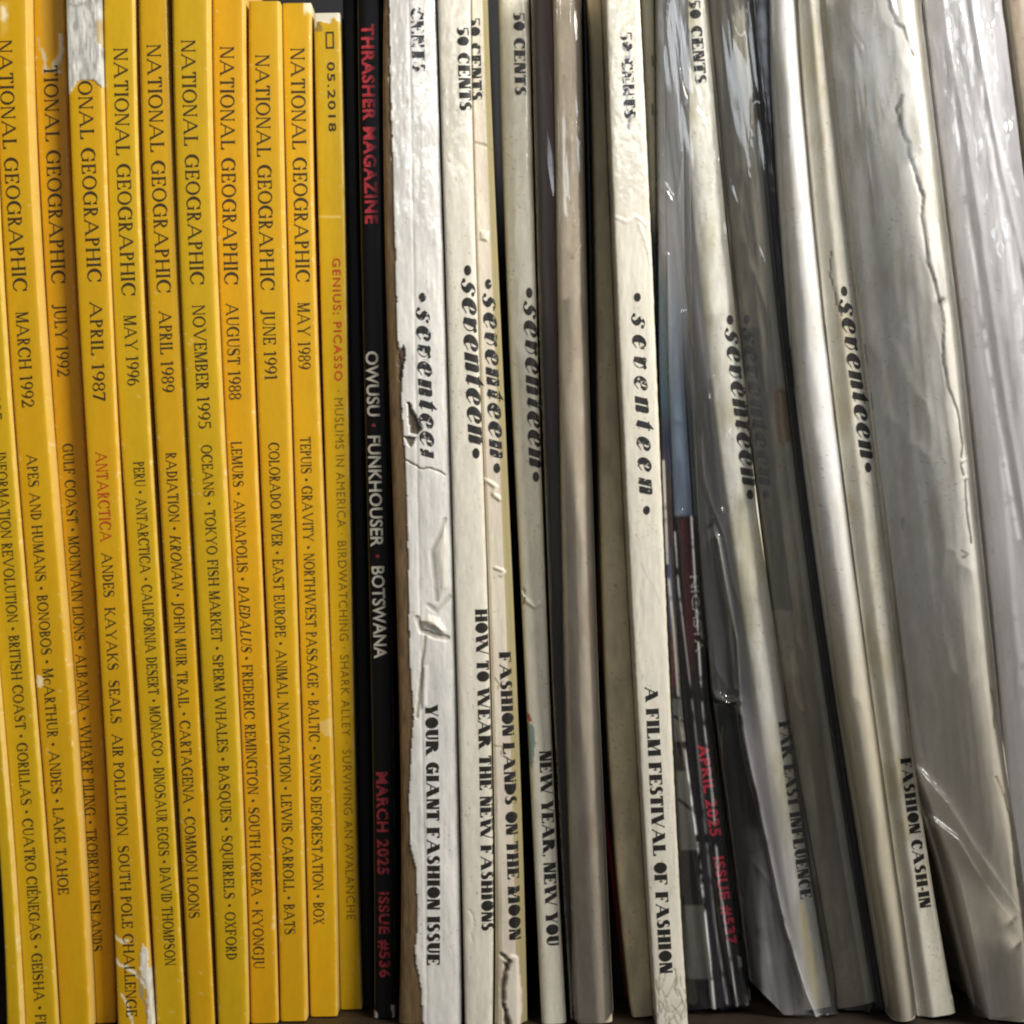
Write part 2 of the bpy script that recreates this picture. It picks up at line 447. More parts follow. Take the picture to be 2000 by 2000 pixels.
def logo_run(spread=0.16, bullets=(True, True), hollow=False, cut=False):
    """fat slanted lower-case word between two dots, x-height 1"""
    g = {}
    k = 0.22
    s_ = ring(0.42, 0.72, 0.30, 0.28, 0.10, 0.22, 20, 215, dx=0.05, n=8) + ring(0.34, 0.27, 0.32, 0.29, 0.10, 0.23, -150, 30, dx=-0.05, n=8)
    s_ += [[(0.06, 0.66), (0.20, 0.44), (0.42, 0.26), (0.70, 0.32), (0.60, 0.56), (0.36, 0.76)]] + disc(0.66, 0.80, 0.11, 9) + disc(0.08, 0.20, 0.11, 9)
    e_ = ring(0.42, 0.5, 0.43, 0.53, 0.15, 0.44, 75, 290, dx=0.15, n=11) + ring(0.42, 0.72, 0.38, 0.31, 0.16, 0.23, -45, 95, n=6)
    e_ += [[(0.22, 0.40), (0.22, 0.46), (0.70, 0.56), (0.66, 0.50)], [(0.55, 0.02), (0.50, 0.06), (0.78, 0.30), (0.82, 0.28)]]
    v_ = [[(0.10, 0.10), (0.40, 0.0), (0.50, 0.92), (0.06, 0.98)], [(0.0, 0.84), (0.12, 0.98), (0.30, 1.0), (0.10, 0.80)]]
    v_ += ring(0.34, 0.42, 0.40, 0.42, 0.34, 0.39, -90, 60, n=8) + disc(0.60, 0.84, 0.14, 10)
    n_ = [q(0.03, 0.0, 0.41, 0.97), [(0.0, 0.84), (0.0, 0.90), (0.30, 1.0), (0.36, 0.94)], q(0.52, 0.04, 0.90, 0.86)]
    n_ += ring(0.60, 0.70, 0.27, 0.30, 0.24, 0.24, 90, 180, n=5) + [[(0.52, 0.84), (0.90, 0.84), (0.82, 0.99), (0.60, 1.01)], [(0.54, 0.04), (0.84, 0.04), (0.96, 0.18), (0.92, 0.20), (0.78, 0.0)]]
    t_ = [[(0.06, 0.12), (0.42, 0.0), (0.44, 1.0), (0.08, 1.0)], [(0.12, 1.0), (0.40, 1.0), (0.40, 1.34)], q(0.0, 0.92, 0.56, 1.0), [(0.30, 0.0), (0.22, 0.06), (0.54, 0.24), (0.58, 0.22)]]
    g = {'s': (s_, 0.78), 'e': (e_, 0.80), 'v': (v_, 0.78), 'n': (n_, 0.94), 't': (t_, 0.56)}
    P = []; x = 0
    def dot(x):
        if hollow: return ring(x + 0.26, 0.5, 0.27, 0.27, 0.14, 0.14, 0, 360, n=14)
        return disc(x + 0.26, 0.5, 0.26, 16)
    if bullets[0]: P += dot(x); x += 0.52 + spread * 1.8
    word = 'seventeen'
    for i, ch in enumerate(word):
        p, a = g[ch]
        if cut and i == 8: p = n_[:1]
        for poly in p: P.append([(u + x + k * (v - 0.5), v) for u, v in poly])
        x += a + spread
    x -= spread
    if bullets[1]: x += spread * 1.6; P += dot(x); x += 0.52
    return P, x

def sans_run(text, bold=0.0, wide=0.0):
    cu = bpy.data.curves.new('tmp_text', 'FONT')
    cu.body = text
    cu.size = 1.0
    cu.offset = bold
    cu.space_character = 1.0 + wide
    cu.resolution_u = 3
    o = bpy.data.objects.new('tmp_text', cu)
    COL.objects.link(o)
    dgp = bpy.context.evaluated_depsgraph_get()
    me = o.evaluated_get(dgp).to_mesh()
    V = [(v.co.x, v.co.y) for v in me.vertices]
    P = [[V[i] for i in p.vertices] for p in me.polygons]
    o.evaluated_get(dgp).to_mesh_clear()
    bpy.data.objects.remove(o); bpy.data.curves.remove(cu)
    xs = [a for p in P for a, b in p]; ys = [b for p in P for a, b in p]
    x0, x1, y1 = min(xs), max(xs), max(ys)
    y0 = min(0.0, min(ys)) if text.count(',') == 0 else 0.0
    return [[((a - x0), (b - y0) / (y1 - y0)) for a, b in p] for p in P], x1 - x0

# ------------------------------------------------------------------ a magazine
YK = np.array([0., 700., 1350., 2000.])

def curve(pts, ks=None):
    ks = YK if ks is None else np.array(ks, float)
    if len(pts) <= 4 and ks is YK:
        c = np.polyfit(YK, np.array(pts, float), len(pts) - 1)
        dv = np.polyder(c)
        def fn(s):
            s = np.asarray(s, float)
            sc_ = np.clip(s, -20, 2000)
            return np.polyval(c, sc_) + (s - sc_) * np.polyval(dv, sc_)
        return fn
    p = np.array(pts, float)
    c = np.polyfit(ks, p, min(3, len(p) - 1))
    xs = np.linspace(-80, 2100, 300)
    ys = np.interp(xs, ks, p)
    kern = np.hanning(23); kern /= kern.sum()
    ysm = np.convolve(np.pad(ys, 11, mode='edge'), kern, 'valid')
    return lambda s: np.interp(s, xs, ysm)

def to_world(px, py, y):
    k = (D + y) / D
    return (px - 1000) * S * k, y, ZC - (py - 1000) * S * k

def poly_inside(px, py, pts):
    ins = np.zeros(px.shape, bool)
    n = len(pts); j = n - 1
    for i in range(n):
        xi, yi = pts[i]; xj, yj = pts[j]
        c = ((yi > py) != (yj > py)) & (px < (xj - xi) * (py - yi) / ((yj - yi) if yj != yi else 1e-9) + xi)
        ins ^= c; j = i
    return ins

def line_dist(px, py, pts):
    d = np.full(px.shape, 1e9)
    for (x0, y0), (x1, y1) in zip(pts[:-1], pts[1:]):
        dx, dy = x1 - x0, y1 - y0
        t = np.clip(((px - x0) * dx + (py - y0) * dy) / (dx * dx + dy * dy + 1e-9), 0, 1)
        d = np.minimum(d, np.hypot(px - x0 - t * dx, py - y0 - t * dy))
    return d

class Mag:
    def __init__(s, name, label, L, R, y, col, mat, top=-70, bot=None, prof=(0.9, 4.0), step=4, group=None, seed=0,
                 disp=None, feats=(), rough=0.38, coat=0.0, edge=None, texts=(), var=0.12, cat='magazine', tone=None,
                 ks=None, yfun=None, floor=True, kids=(), depth_back=0.15, ragged=0.0, coatfn=None):
        s.__dict__.update(locals()); del s.__dict__['s']
        s.Lf = curve(L, ks); s.Rf = curve(R, ks)
        s.yt, s.yb = y[0] * 1e-3, y[1] * 1e-3
        if bot is None:
            sb = 1990.0
            for _ in range(12):
                yy = float(s.y0(sb))
                w = float(s.Rf(sb) - s.Lf(sb)); sl = s.slope(sb)
                # lowest corner of the tilted foot touches the board
                sb = 1000 + 990.0 / ((D + yy) / D) - abs(sl) * 0.5 * w
            s.bot = sb
        else:
            s.bot = bot
    def y0(s, py):
        if s.yfun is not None: return s.yfun(py)
        return s.yt + (s.yb - s.yt) * np.clip(np.asarray(py, float) / 2000, -0.1, 1.1)
    def slope(s, py):
        m = lambda t: 0.5 * (s.Lf(t) + s.Rf(t))
        return (m(py + 20) - m(py - 20)) / 40.0
    def profile(s, u):
        if callable(s.prof): return s.prof(u)
        b, n = s.prof
        t = np.abs(2 * np.clip(u, 0, 1) - 1)
        return 1e-3 * b * (1 - np.power(np.maximum(1 - t ** n, 0), 1.0 / n))
    def rows(s, u, v):
        """u across 0..1, v along the spine -> drawing px, py (rows square to the spine's axis)"""
        L = s.Lf(v); R = s.Rf(v)
        px = L + (R - L) * u
        py = v - s.slope(v) * (u - 0.5) * (R - L)
        return px, py
    def surf_y(s, u, v, px, py):
        y = s.y0(v) + s.profile(u)
        if s.disp is not None: y = y + 1e-3 * s.disp(px, py, u)
        for f in s.feats:
            w = s.fweight(f, px, py, u)
            if f.get('d'): y = y + 1e-3 * f['d'] * w
        return y
    def fweight(s, f, px, py, u):
        key = (f['id'] if 'id' in f else id(f))
        j = f.get('jit', 0)
        qx, qy = px, py
        if j:
            qx = px + (fbm(px / 14, py / 19, 5 + s.seed) - 0.5) * 2.4 * j; qy = py + (fbm(px / 14 + 40, py / 19, 9 + s.seed) - 0.5) * 2.4 * j
        if 'line' in f:
            w = 1 - sstep(f['w'] * 0.35, f['w'], line_dist(qx, qy, f['line']))
        elif 'poly' in f:
            w = poly_inside(qx, qy, f['poly']).astype(float)
            if f.get('soft'):
                dd = line_dist(qx, qy, f['poly'] + f['poly'][:1])
                w = w * sstep(0, f['soft'], dd)
        else:
            s0, s1, u0, u1 = f['band']
            sf = f.get('soft', 3)
            w = sstep(s0 - sf, s0 + sf, qy) * (1 - sstep(s1 - sf, s1 + sf, qy)) * (u >= u0) * (u <= u1)
        return w * f.get('a', 1.0)

    def world_edges(s):
        v = np.linspace(s.top, s.bot, 200)
        L = s.Lf(v); R = s.Rf(v); y = s.y0(v)
        k = (D + y) / D
        return ZC - (v - 1000) * S * k, (L - 1000) * S * k, (R - 1000) * S * k, float(np.mean(y))

    def build(s):
        cx, _, _ = to_world(0.5 * (s.Lf(s.bot) + s.Rf(s.bot)), s.bot, float(s.y0(s.bot)))
        base = Vector((float(cx), float(s.y0(s.bot)), 0.0))
        s.base = base
        s.root = thing(s.name, base, s.label, s.cat, s.group)
        # ---- cover: spine with rounded edges, front and back covers running back
        wpx = float(np.mean(s.Rf(YK) - s.Lf(YK)))
        nu = int(np.clip(wpx / s.step, 10, 90))
        t = np.linspace(0, 1, nu + 1)
        u = 0.5 - 0.5 * np.cos(np.pi * t); u = 0.55 * u + 0.45 * t
        nv = int((s.bot - s.top) / s.step)
        v = np.linspace(s.top, s.bot, nv + 1)
        U, Vv = np.meshgrid(u, v)
        px, py = s.rows(U, Vv)
        Y = s.surf_y(U, Vv, px, py)
        k = (D + s.y0(Vv)) / D
        X = (px - 1000) * S * k
        Z = ZC - (py - 1000) * S * k
        # neighbours: keep each cover's sides clear of the next
        if s.clL is not None:
            lim = np.interp(Z, s.clL[0][::-1], s.clL[1][::-1])
            X = lim + (np.maximum(X - lim, 0)) if False else np.maximum(X, lim + 0.00012 * (1 + U))
        if s.clR is not None:
            lim = np.interp(Z, s.clR[0][::-1], s.clR[1][::-1])
            X = np.minimum(X, lim - 0.00012 * (2 - U))
        if s.ragged:
            g = sstep(0.0, 0.12, 1 - np.abs(2 * U - 1))
            X = X + (1 - g) * (fbm(py / 14, py * 0 + U, 31 + s.seed) - 0.5) * s.ragged * S * 2
        yb = float(s.y0(1000)) + s.depth_back
        nback = 5
        cols = nu + 1 + 2 * nback
        AX = np.zeros((nv + 1, cols)); AY = np.zeros_like(AX); AZ = np.zeros_like(AX)
        AX[:, nback:nback + nu + 1] = X; AY[:, nback:nback + nu + 1] = Y; AZ[:, nback:nback + nu + 1] = Z
        for j in range(nback):
            fr = ((nback - j) / nback) ** 2
            AX[:, j] = X[:, 0]; AY[:, j] = Y[:, 0] + (yb - Y[:, 0]) * fr; AZ[:, j] = Z[:, 0]
            i = cols - 1 - j
            AX[:, i] = X[:, -1]; AY[:, i] = Y[:, -1] + (yb - Y[:, -1]) * fr; AZ[:, i] = Z[:, -1]
        verts = np.stack([AX - base.x, AY - base.y, AZ - base.z], -1).reshape(-1, 3)
        idx = np.arange((nv + 1) * cols).reshape(nv + 1, cols)
        faces = np.stack([idx[:-1, :-1], idx[1:, :-1], idx[1:, 1:], idx[:-1, 1:]], -1).reshape(-1, 4)
        me = bpy.data.meshes.new('cover')
        me.vertices.add(len(verts)); me.vertices.foreach_set('co', verts.ravel())
        nf = len(faces)
        me.loops.add(nf * 4); me.loops.foreach_set('vertex_index', faces.ravel().astype(np.int32))
        me.polygons.add(nf); me.polygons.foreach_set('loop_start', np.arange(0, nf * 4, 4, dtype=np.int32))
        me.update(calc_edges=True)
        me.polygons.foreach_set('use_smooth', np.ones(nf, bool))
        # ---- printed colour, wear
        EU = np.zeros((nv + 1, cols)); EU[:, nback:nback + nu + 1] = U; EU[:, nback + nu + 1:] = 1
        EPX = np.zeros_like(EU); EPY = np.zeros_like(EU)
        EPX[:, nback:nback + nu + 1] = px; EPY[:, nback:nback + nu + 1] = py
        EPX[:, :nback] = px[:, :1]; EPY[:, :nback] = py[:, :1]
        EPX[:, nback + nu + 1:] = px[:, -1:]; EPY[:, nback + nu + 1:] = py[:, -1:]
        C = np.ones(EU.shape + (3,)) * np.array(s.col)
        n1 = fbm(EPX / 40, EPY / 170, 1 + s.seed) - 0.5
        n2 = fbm(EPX / 7, EPY / 30, 2 + s.seed) - 0.5
        C = C * (1 + s.var * 1.6 * n1 + s.var * 0.7 * n2)[..., None]
        n3 = fbm(EPX / 2.4, EPY / 14, 71 + s.seed, 3) - 0.5
        C = C * (1 + (0.16 if s.mat is M_CREAM else 0.08) * n3)[..., None]
        if s.mat is M_CREAM:        # grime: specks and short scuffs
            sp_ = sstep(0.88, 0.95, vn(EPX / 2.4, EPY / 3.6, 73 + s.seed)) * sstep(0.52, 0.70, vn(EPX / 26, EPY / 60, 74 + s.seed))
            sc_ = sstep(0.90, 0.96, vn(EPX / 1.8 + EPY / 30, EPY / 22, 75 + s.seed)) * sstep(0.5, 0.7, vn(EPX / 30, EPY / 90, 76 + s.seed))
            C = C * (1 - 0.42 * np.maximum(sp_, sc_ * 0.7))[..., None] * np.where(sp_[..., None] > 0, np.array((1.0, 0.95, 0.86)), 1.0)
        if s.tone is not None:
            m = sstep(0.45, 0.75, fbm(EPX / 30 + 9, EPY / 90, 7 + s.seed))[..., None] * 0.6
            C = C * (1 - m) + np.array(s.tone) * m
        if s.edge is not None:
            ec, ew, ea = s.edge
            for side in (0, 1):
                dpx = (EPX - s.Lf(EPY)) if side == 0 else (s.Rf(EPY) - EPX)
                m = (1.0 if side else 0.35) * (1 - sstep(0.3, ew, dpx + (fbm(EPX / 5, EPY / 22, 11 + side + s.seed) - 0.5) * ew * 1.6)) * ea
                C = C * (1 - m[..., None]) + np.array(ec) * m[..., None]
        if s.mat is M_YEL:
            de = np.minimum(EPX - s.Lf(EPY), s.Rf(EPY) - EPX)
            fl = sstep(0.84, 0.90, vn(EPX / 3.2, EPY / 7.0, 61 + s.seed)) * sstep(0.62, 0.72, vn(EPX / 60, EPY / 45, 62 + s.seed)) * (1 - sstep(3, 9, de))
            fl = np.maximum(fl, 0.55 * sstep(0.90, 0.94, vn(EPX / 2.6, EPY / 4.0, 63 + s.seed)) * sstep(0.70, 0.78, vn(EPX / 30, EPY / 30, 64 + s.seed)))
            C = C * (1 - 0.6 * fl[..., None]) + np.array((0.76, 0.64, 0.34)) * 0.6 * fl[..., None]
        Rg = np.full(EU.shape, s.rough) * (1 + 0.25 * (fbm(EPX / 12, EPY / 25, 3 + s.seed) - 0.5))
        Ct = np.full(EU.shape, s.coat)
        if s.coatfn is not None: Ct = np.clip(s.coatfn(EPX, EPY, EU), 0, 1)
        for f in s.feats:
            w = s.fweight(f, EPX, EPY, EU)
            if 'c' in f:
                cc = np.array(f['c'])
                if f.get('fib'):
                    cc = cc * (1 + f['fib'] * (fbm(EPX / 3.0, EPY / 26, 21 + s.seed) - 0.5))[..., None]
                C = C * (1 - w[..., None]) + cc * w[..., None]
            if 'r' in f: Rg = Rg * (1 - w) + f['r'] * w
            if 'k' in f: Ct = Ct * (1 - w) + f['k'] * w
        ca = me.color_attributes.new('Col', 'FLOAT_COLOR', 'POINT')
        rgba = np.ones(EU.shape + (4,)); rgba[..., :3] = np.clip(C, 0.002, 0.92)
        ca.data.foreach_set('color', rgba.ravel())
        ca = me.color_attributes.new('Prop', 'FLOAT_COLOR', 'POINT')
        pr = np.ones(EU.shape + (4,)); pr[..., 0] = np.clip(Rg, 0.08, 0.95); pr[..., 1] = Ct; pr[..., 2] = 0
        ca.data.foreach_set('color', pr.ravel())
        link('cover', me, s.mat, s.root)
        # ---- page block inside the cover
        nvb = 60
        ii = np.linspace(0, nv, nvb + 1).round().astype(int)
        e = 0.00022
        xl = X[ii, 0] + e; xr = X[ii, -1] - e
        xr = np.maximum(xr, xl + 0.0001)
        yf = np.max(Y[ii], axis=1) + 0.0006
        zl = Z[ii, 0].copy(); zr = Z[ii, -1].copy()
        zl[0] -= 0.0006; zr[0] -= 0.0006; zl[-1] += 0.0004; zr[-1] += 0.0004
        pv = []
        for a in range(nvb + 1):
            pv += [(xl[a], yf[a], zl[a]), (xr[a], yf[a], zr[a]), (xr[a], yb - 0.002, zr[a]), (xl[a], yb - 0.002, zl[a])]
        pv = [(p[0] - base.x, p[1] - base.y, p[2] - base.z) for p in pv]
        pf = []
        for a in range(nvb):
            o, o2 = a * 4, a * 4 + 4
            for b in range(4):
                pf.append((o + b, o2 + b, o2 + (b + 1) % 4, o + (b + 1) % 4))
        pf += [(0, 1, 2, 3), (nvb * 4 + 3, nvb * 4 + 2, nvb * 4 + 1, nvb * 4)]
        link('page_block', mesh_np('page_block', pv, pf, False), M_PAGES, s.root)
        for t_ in s.texts: s.letter(*t_)
        return s.root

    def place(s, a, b, off):
        """drawing point (px, v along) on the spine's surface, lifted by off metres"""
        L = s.Lf(b); R = s.Rf(b)
        u = np.clip((a - L) / (R - L), 0.0, 1.0)
        py = b - s.slope(b) * (a - 0.5 * (L + R))
        y = s.surf_y(u, b, a, py) - off
        k = (D + s.y0(b)) / D
        return (a - 1000) * S * k, y, ZC - (py - 1000) * S * k

    def letter(s, part, run, s0, s1, c0, c1, cap, ink, label=None, off=0.00009):
        """run: (polygons, width); from s0 to s1 down the spine; c0, c1: centre as a fraction of the spine's width; cap: letter height"""
        P, W = run
        v = []; f = []
        for k_, poly in enumerate(P):
            todo = [[(p[0], p[1]) for p in (poly[0], poly[i], poly[i + 1])] for i in range(1, len(poly) - 1)]
            while todo:
                t3 = todo.pop()
                e = [math.hypot((t3[i][0] - t3[(i + 1) % 3][0]) * (s1 - s0) / W, (t3[i][1] - t3[(i + 1) % 3][1]) * cap) for i in range(3)]
                i = e.index(max(e))
                if e[i] > 6.0:
                    a_, b_, c_ = t3[i], t3[(i + 1) % 3], t3[(i + 2) % 3]
                    m_ = (0.5 * (a_[0] + b_[0]), 0.5 * (a_[1] + b_[1]))
                    todo += [[a_, m_, c_], [m_, b_, c_]]
                    continue
                f.append((len(v), len(v) + 1, len(v) + 2))
                v += [(x, y, k_ % 4) for x, y in t3]
        v = np.array(v)
        t = v[:, 0] / W
        b = s0 + t * (s1 - s0)
        cen = c0 + (c1 - c0) * t
        Lw = s.Rf(b) - s.Lf(b)
        a = s.Lf(b) + cen * Lw + (v[:, 1] - 0.5) * cap
        X, Y, Z = s.place(a, b, off + v[:, 2] * 0.000004)
        vv = np.stack([X - s.base.x, Y - s.base.y, Z - s.base.z], -1)
        me = mesh_np(part, vv, f, False)
        o = link(part, me, ink, s.root)
        if label: o['label'] = label
        return o

# ------------------------------------------------------------------ the shelf
shelf = thing('shelf', (0, 0.08, 0), 'dark brown wooden shelf with a black back on which all the magazines stand', 'shelf')
b = link('shelf_board', box_mesh('shelf_board', -0.34, 0.34, -0.15, 0.13, -0.02, -0.0003), M_WOOD, shelf)
b2 = link('back_panel', box_mesh('back_panel', -0.34, 0.34, 0.125, 0.135, -0.02, 0.36), M_BACK, shelf)

# ------------------------------------------------------------------ the magazines, left to right
MAGS = []
YG = 'yellow magazines standing side by side'
CG = 'cream magazines with a slanted title'
YC = (0.555, 0.312, 0.005)
YO = (0.575, 0.300, 0.005)
YGR = (0.525, 0.322, 0.006)
PALE = (0.72, 0.52, 0.18)
def rom(t, sl=0.0): return ROMAN.run(t, sl)
def mix_run(parts):
    """roman text whose pieces may be slanted"""
    P = []; x = 0
    for t, sl in parts:
        p, w = ROMAN.run(t, sl)
        P += [[(a + x, b_) for a, b_ in pl] for pl in p]
        x += w + ROMAN.gap
    return P, x - ROMAN.gap
B = ' \u2022 '
TITLE = rom('NATIONAL GEOGRAPHIC')
def geo(label, L, R, y, date, d0, d1, topics, t0, t1, n0, n1, cu=(0.5, 0.5, 0.5, 0.5), col=YC, **kw):
    """cu: centre of the writing across the spine at title start, title end, topics start, topics end"""
    tx = [('title_lettering', kw.pop('title', TITLE), n0, n1, cu[0], cu[1], 27, INK_BROWN),
          ('date_lettering', rom(date), d0, d1, cu[1], 0.5 * (cu[1] + cu[2]), 24, INK_BROWN)]
    run = topics if isinstance(topics, tuple) else rom(topics)
    tx.append(('topics_lettering', run, t0, t1, cu[2], cu[3], 20.5, INK_BROWN))
    tx += kw.pop('more', [])
    d = dict(prof=(0.75, 4.5), step=4, group=YG, rough=0.40, edge=(PALE, 2.6, 0.55), tone=YO if col is YC else None, var=0.10, texts=tx)
    d.update(kw)
    L = [a + 1.2 for a in L]; R = [a - 1.6 for a in R]
    MAGS.append(Mag('yellow_magazine', label, L, R, y, col, M_YEL, **d))

MAGS.append(Mag('yellow_magazine', 'yellow magazine at the far left whose foot alone shows in the lower corner', [-175, -100, -28, 12], [-104, -62, -4, 42], (-15, -15), YGR, M_YEL,
                prof=(0.75, 4.5), group=YG, rough=0.40, edge=(PALE, 4, 0.8), seed=3))
geo('yellow magazine with lettering about the information revolution, gorillas and geisha', [-100, -54, -4, 47], [-14, 14, 65, 112], (-12, -12),
    'OCTOBER 1995', 612, 820, 'INFORMATION REVOLUTION' + B + 'BRITISH COAST' + B + 'GORILLAS' + B + 'CUATRO CI\u00c9NEGAS' + B + 'GEISHA' + B + 'FI', 884, 2000, 85, 570,
    (0.5, 0.5, 0.62, 0.52), YGR, seed=4)
geo('yellow magazine dated March 1992 with lettering about apes and humans', [-12, 18, 69, 116], [55, 86, 137, 178], (-10, -10),
    'MARCH 1992', 609, 795, 'APES AND HUMANS' + B + 'BONOBOS' + B + 'McARTHUR' + B + 'ANDES' + B + 'LAKE TAHOE', 887, 1746, 78, 569, (0.30, 0.46, 0.45, 0.38), YC, seed=5,
    feats=[dict(poly=[(-5, 0), (20, 0), (18, 60), (0, 85)], c=(0.72, 0.5, 0.12), a=0.5, soft=8, r=0.2), dict(poly=[(0, 6), (14, 10), (16, 30), (8, 46), (0, 40)], c=(0.85, 0.78, 0.55), soft=6, r=0.15, jit=3),  # top patches paint a white gloss glint into the colour
           dict(poly=[(68, 1318), (84, 1322), (82, 1338), (72, 1345)], c=(0.75, 0.66, 0.42), jit=4)])
geo('yellow magazine dated July 1992 with a ragged torn top and Gulf Coast lettering', [61, 96, 141, 181], [127, 157, 197, 227], (-4.5, -4),
    'JULY 1992', 594, 735, 'GULF COAST' + B + 'MOUNTAIN LIONS' + B + 'ALBANIA' + B + 'WHARF PILING' + B + 'TROBRIAND ISLANDS', 866, 1858, 128, 554, (0.52, 0.45, 0.42, 0.33), YO, seed=6, step=2.5, title=rom('TIONAL GEOGRAPHIC'),
    feats=[dict(poly=[(70, -70), (126, -70), (128, 70), (112, 110), (92, 120), (78, 60)], c=(0.50, 0.30, 0.03), a=0.7, soft=10, jit=6, d=0.1),
           dict(line=[(118, 68), (120, 100), (106, 132), (112, 138)], w=7, c=(0.62, 0.60, 0.52), jit=6, d=-0.2),
           dict(line=[(84, 96), (90, 118), (88, 138), (104, 140)], w=4, c=(0.62, 0.58, 0.45), jit=5),
           dict(line=[(76, 74), (80, 100)], w=3, c=(0.5, 0.42, 0.2), jit=4)])
geo('yellow magazine dated April 1987 whose printed top is torn off to white paper', [127, 157, 197, 228], [197, 222, 257, 301], (-9, -9),
    'APRIL 1987', 589, 784, 'ANDES  KAYAKS  SEALS  AIR POLLUTION  SOUTH POLE CHALLENGE', 1079, 1985, 158, 551, (0.5, 0.56, 0.47, 0.42), YC, seed=7, step=2.5, title=rom('ONAL GEOGRAPHIC'),
    more=[('red_topic_lettering', rom('ANTARCTICA'), 882, 1058, 0.48, 0.48, 22, INK_ORANGERED, 'orange red lettering on the yellow spine')],
    feats=[dict(poly=[(120, -80), (205, -80), (204, 168), (190, 162), (176, 154), (156, 156), (142, 172), (128, 194), (120, 190)], c=(0.50, 0.49, 0.455), jit=6, d=-0.25, fib=1.7, r=0.8, id='t'),
           dict(line=[(136, 10), (150, 14), (166, 4), (178, 22), (190, 60)], w=4, c=(0.28, 0.25, 0.20), jit=6, a=0.7),
           dict(poly=[(186, 40), (204, 30), (204, 90), (192, 80)], c=(0.42, 0.31, 0.13), jit=7, a=0.8),
           dict(poly=[(276, 1838), (288, 1850), (303, 1990), (303, 2060), (292, 2060), (284, 1940), (274, 1890)], c=(0.66, 0.62, 0.52), jit=7, d=-0.15, fib=0.9),
           dict(line=[(224, 1830), (240, 1838), (250, 1836)], w=4, c=(0.74, 0.68, 0.48), jit=4),
           dict(line=[(224, 1874), (246, 1890), (266, 1902), (282, 1930)], w=5, c=(0.76, 0.70, 0.52), jit=5),
           dict(line=[(240, 1944), (252, 1978), (262, 2010)], w=4, c=(0.76, 0.70, 0.52), jit=5),
           dict(line=[(270, 1900), (276, 1950), (290, 1990)], w=3, c=(0.35, 0.26, 0.12), jit=5)])
geo('yellow magazine dated May 1996 with lettering about Peru, Monaco and dinosaur eggs', [200, 224, 267, 304], [264, 287, 325, 363], (-7, -7),
    'MAY 1996', 616, 753, 'PERU' + B + 'ANTARCTICA' + B + 'CALIFORNIA DESERT' + B + 'MONACO' + B + 'DINOSAUR EGGS' + B + 'DAVID THOMPSON', 902, 1885, 94, 578, (0.55, 0.55, 0.57, 0.6), YGR, seed=8)
geo('yellow magazine dated April 1989 with lettering about radiation and common loons', [269, 294, 333, 368], [328, 356, 388, 420], (-6.5, -7),
    'APRIL 1989', 607, 766, mix_run([('RADIATION' + B, 0), ('KRONAN', 0.2), (B + 'JOHN MUIR TRAIL' + B + 'CARTAGENA' + B + 'COMMON LOONS', 0)]), 884, 1793, 87, 572, (0.5, 0.54, 0.5, 0.42), YC, seed=9)
geo('yellow magazine dated November 1995 with lettering about oceans, sperm whales and squirrels', [334, 357, 393, 424], [409, 429, 462, 485], (-8, -7),
    'NOVEMBER 1995', 596, 837, 'OCEANS' + B + 'TOKYO FISH MARKET' + B + 'SPERM WHALES' + B + 'BASQUES' + B + 'SQUIRRELS' + B + 'OXFORD', 869, 1874, 78, 556, (0.44, 0.5, 0.53, 0.54), YGR, seed=10)
geo('yellow magazine dated August 1988 with lettering about lemurs and South Korea', [413, 432, 465, 488], [479, 494, 521, 544], (-4, -4),
    'AUGUST 1988', 592, 780, mix_run([('LEMURS' + B + 'ANNAPOLIS' + B, 0), ('DAEDALUS', 0.2), (B + 'FREDERIC REMINGTON' + B + 'SOUTH KOREA' + B + 'KYONGJU', 0)]), 862, 1891, 91, 556, (0.46, 0.42, 0.36, 0.37), YO, seed=11)
geo('yellow magazine dated June 1991 with lettering about the Colorado River and bats', [484, 498, 526, 546], [548, 563, 583, 600], (-2.2, -2.2),
    'JUNE 1991', 605, 742, 'COLORADO RIVER' + B + 'EAST EUROPE' + B + 'ANIMAL NAVIGATION' + B + 'LEWIS CARROLL' + B + 'BATS', 864, 1825, 107, 567, (0.44, 0.46, 0.48, 0.45), YC, seed=12, top=2)
geo('yellow magazine dated May 1989 with lettering about tepuis, gravity and Swiss deforestation', [549, 567, 587, 605], [609, 621, 645, 660], (1.5, 2),
    'MAY 1989', 591, 721, 'TEPUIS' + B + 'GRAVITY' + B + 'NORTHWEST PASSAGE' + B + 'BALTIC' + B + 'SWISS DEFORESTATION' + B + 'BOX', 853, 1805, 94, 551, (0.53, 0.56, 0.46, 0.4), YC, seed=13, top=6, step=2.5,
    feats=[dict(poly=[(626, 1408), (645, 1404), (646, 1440), (632, 1436)], c=(0.66, 0.50, 0.20), jit=6, a=0.5),
           dict(band=(0, 24, 0.75, 1.0), c=(0.8, 0.68, 0.42), jit=8, soft=8)])
r10 = [[(0.0, 0.1), (1, 0.1), (1, 0.22), (0, 0.22)], [(0, 0.78), (1, 0.78), (1, 0.9), (0, 0.9)], [(0, 0.2), (0.1, 0.2), (0.1, 0.8), (0, 0.8)], [(0.9, 0.2), (1, 0.2), (1, 0.8), (0.9, 0.8)]]
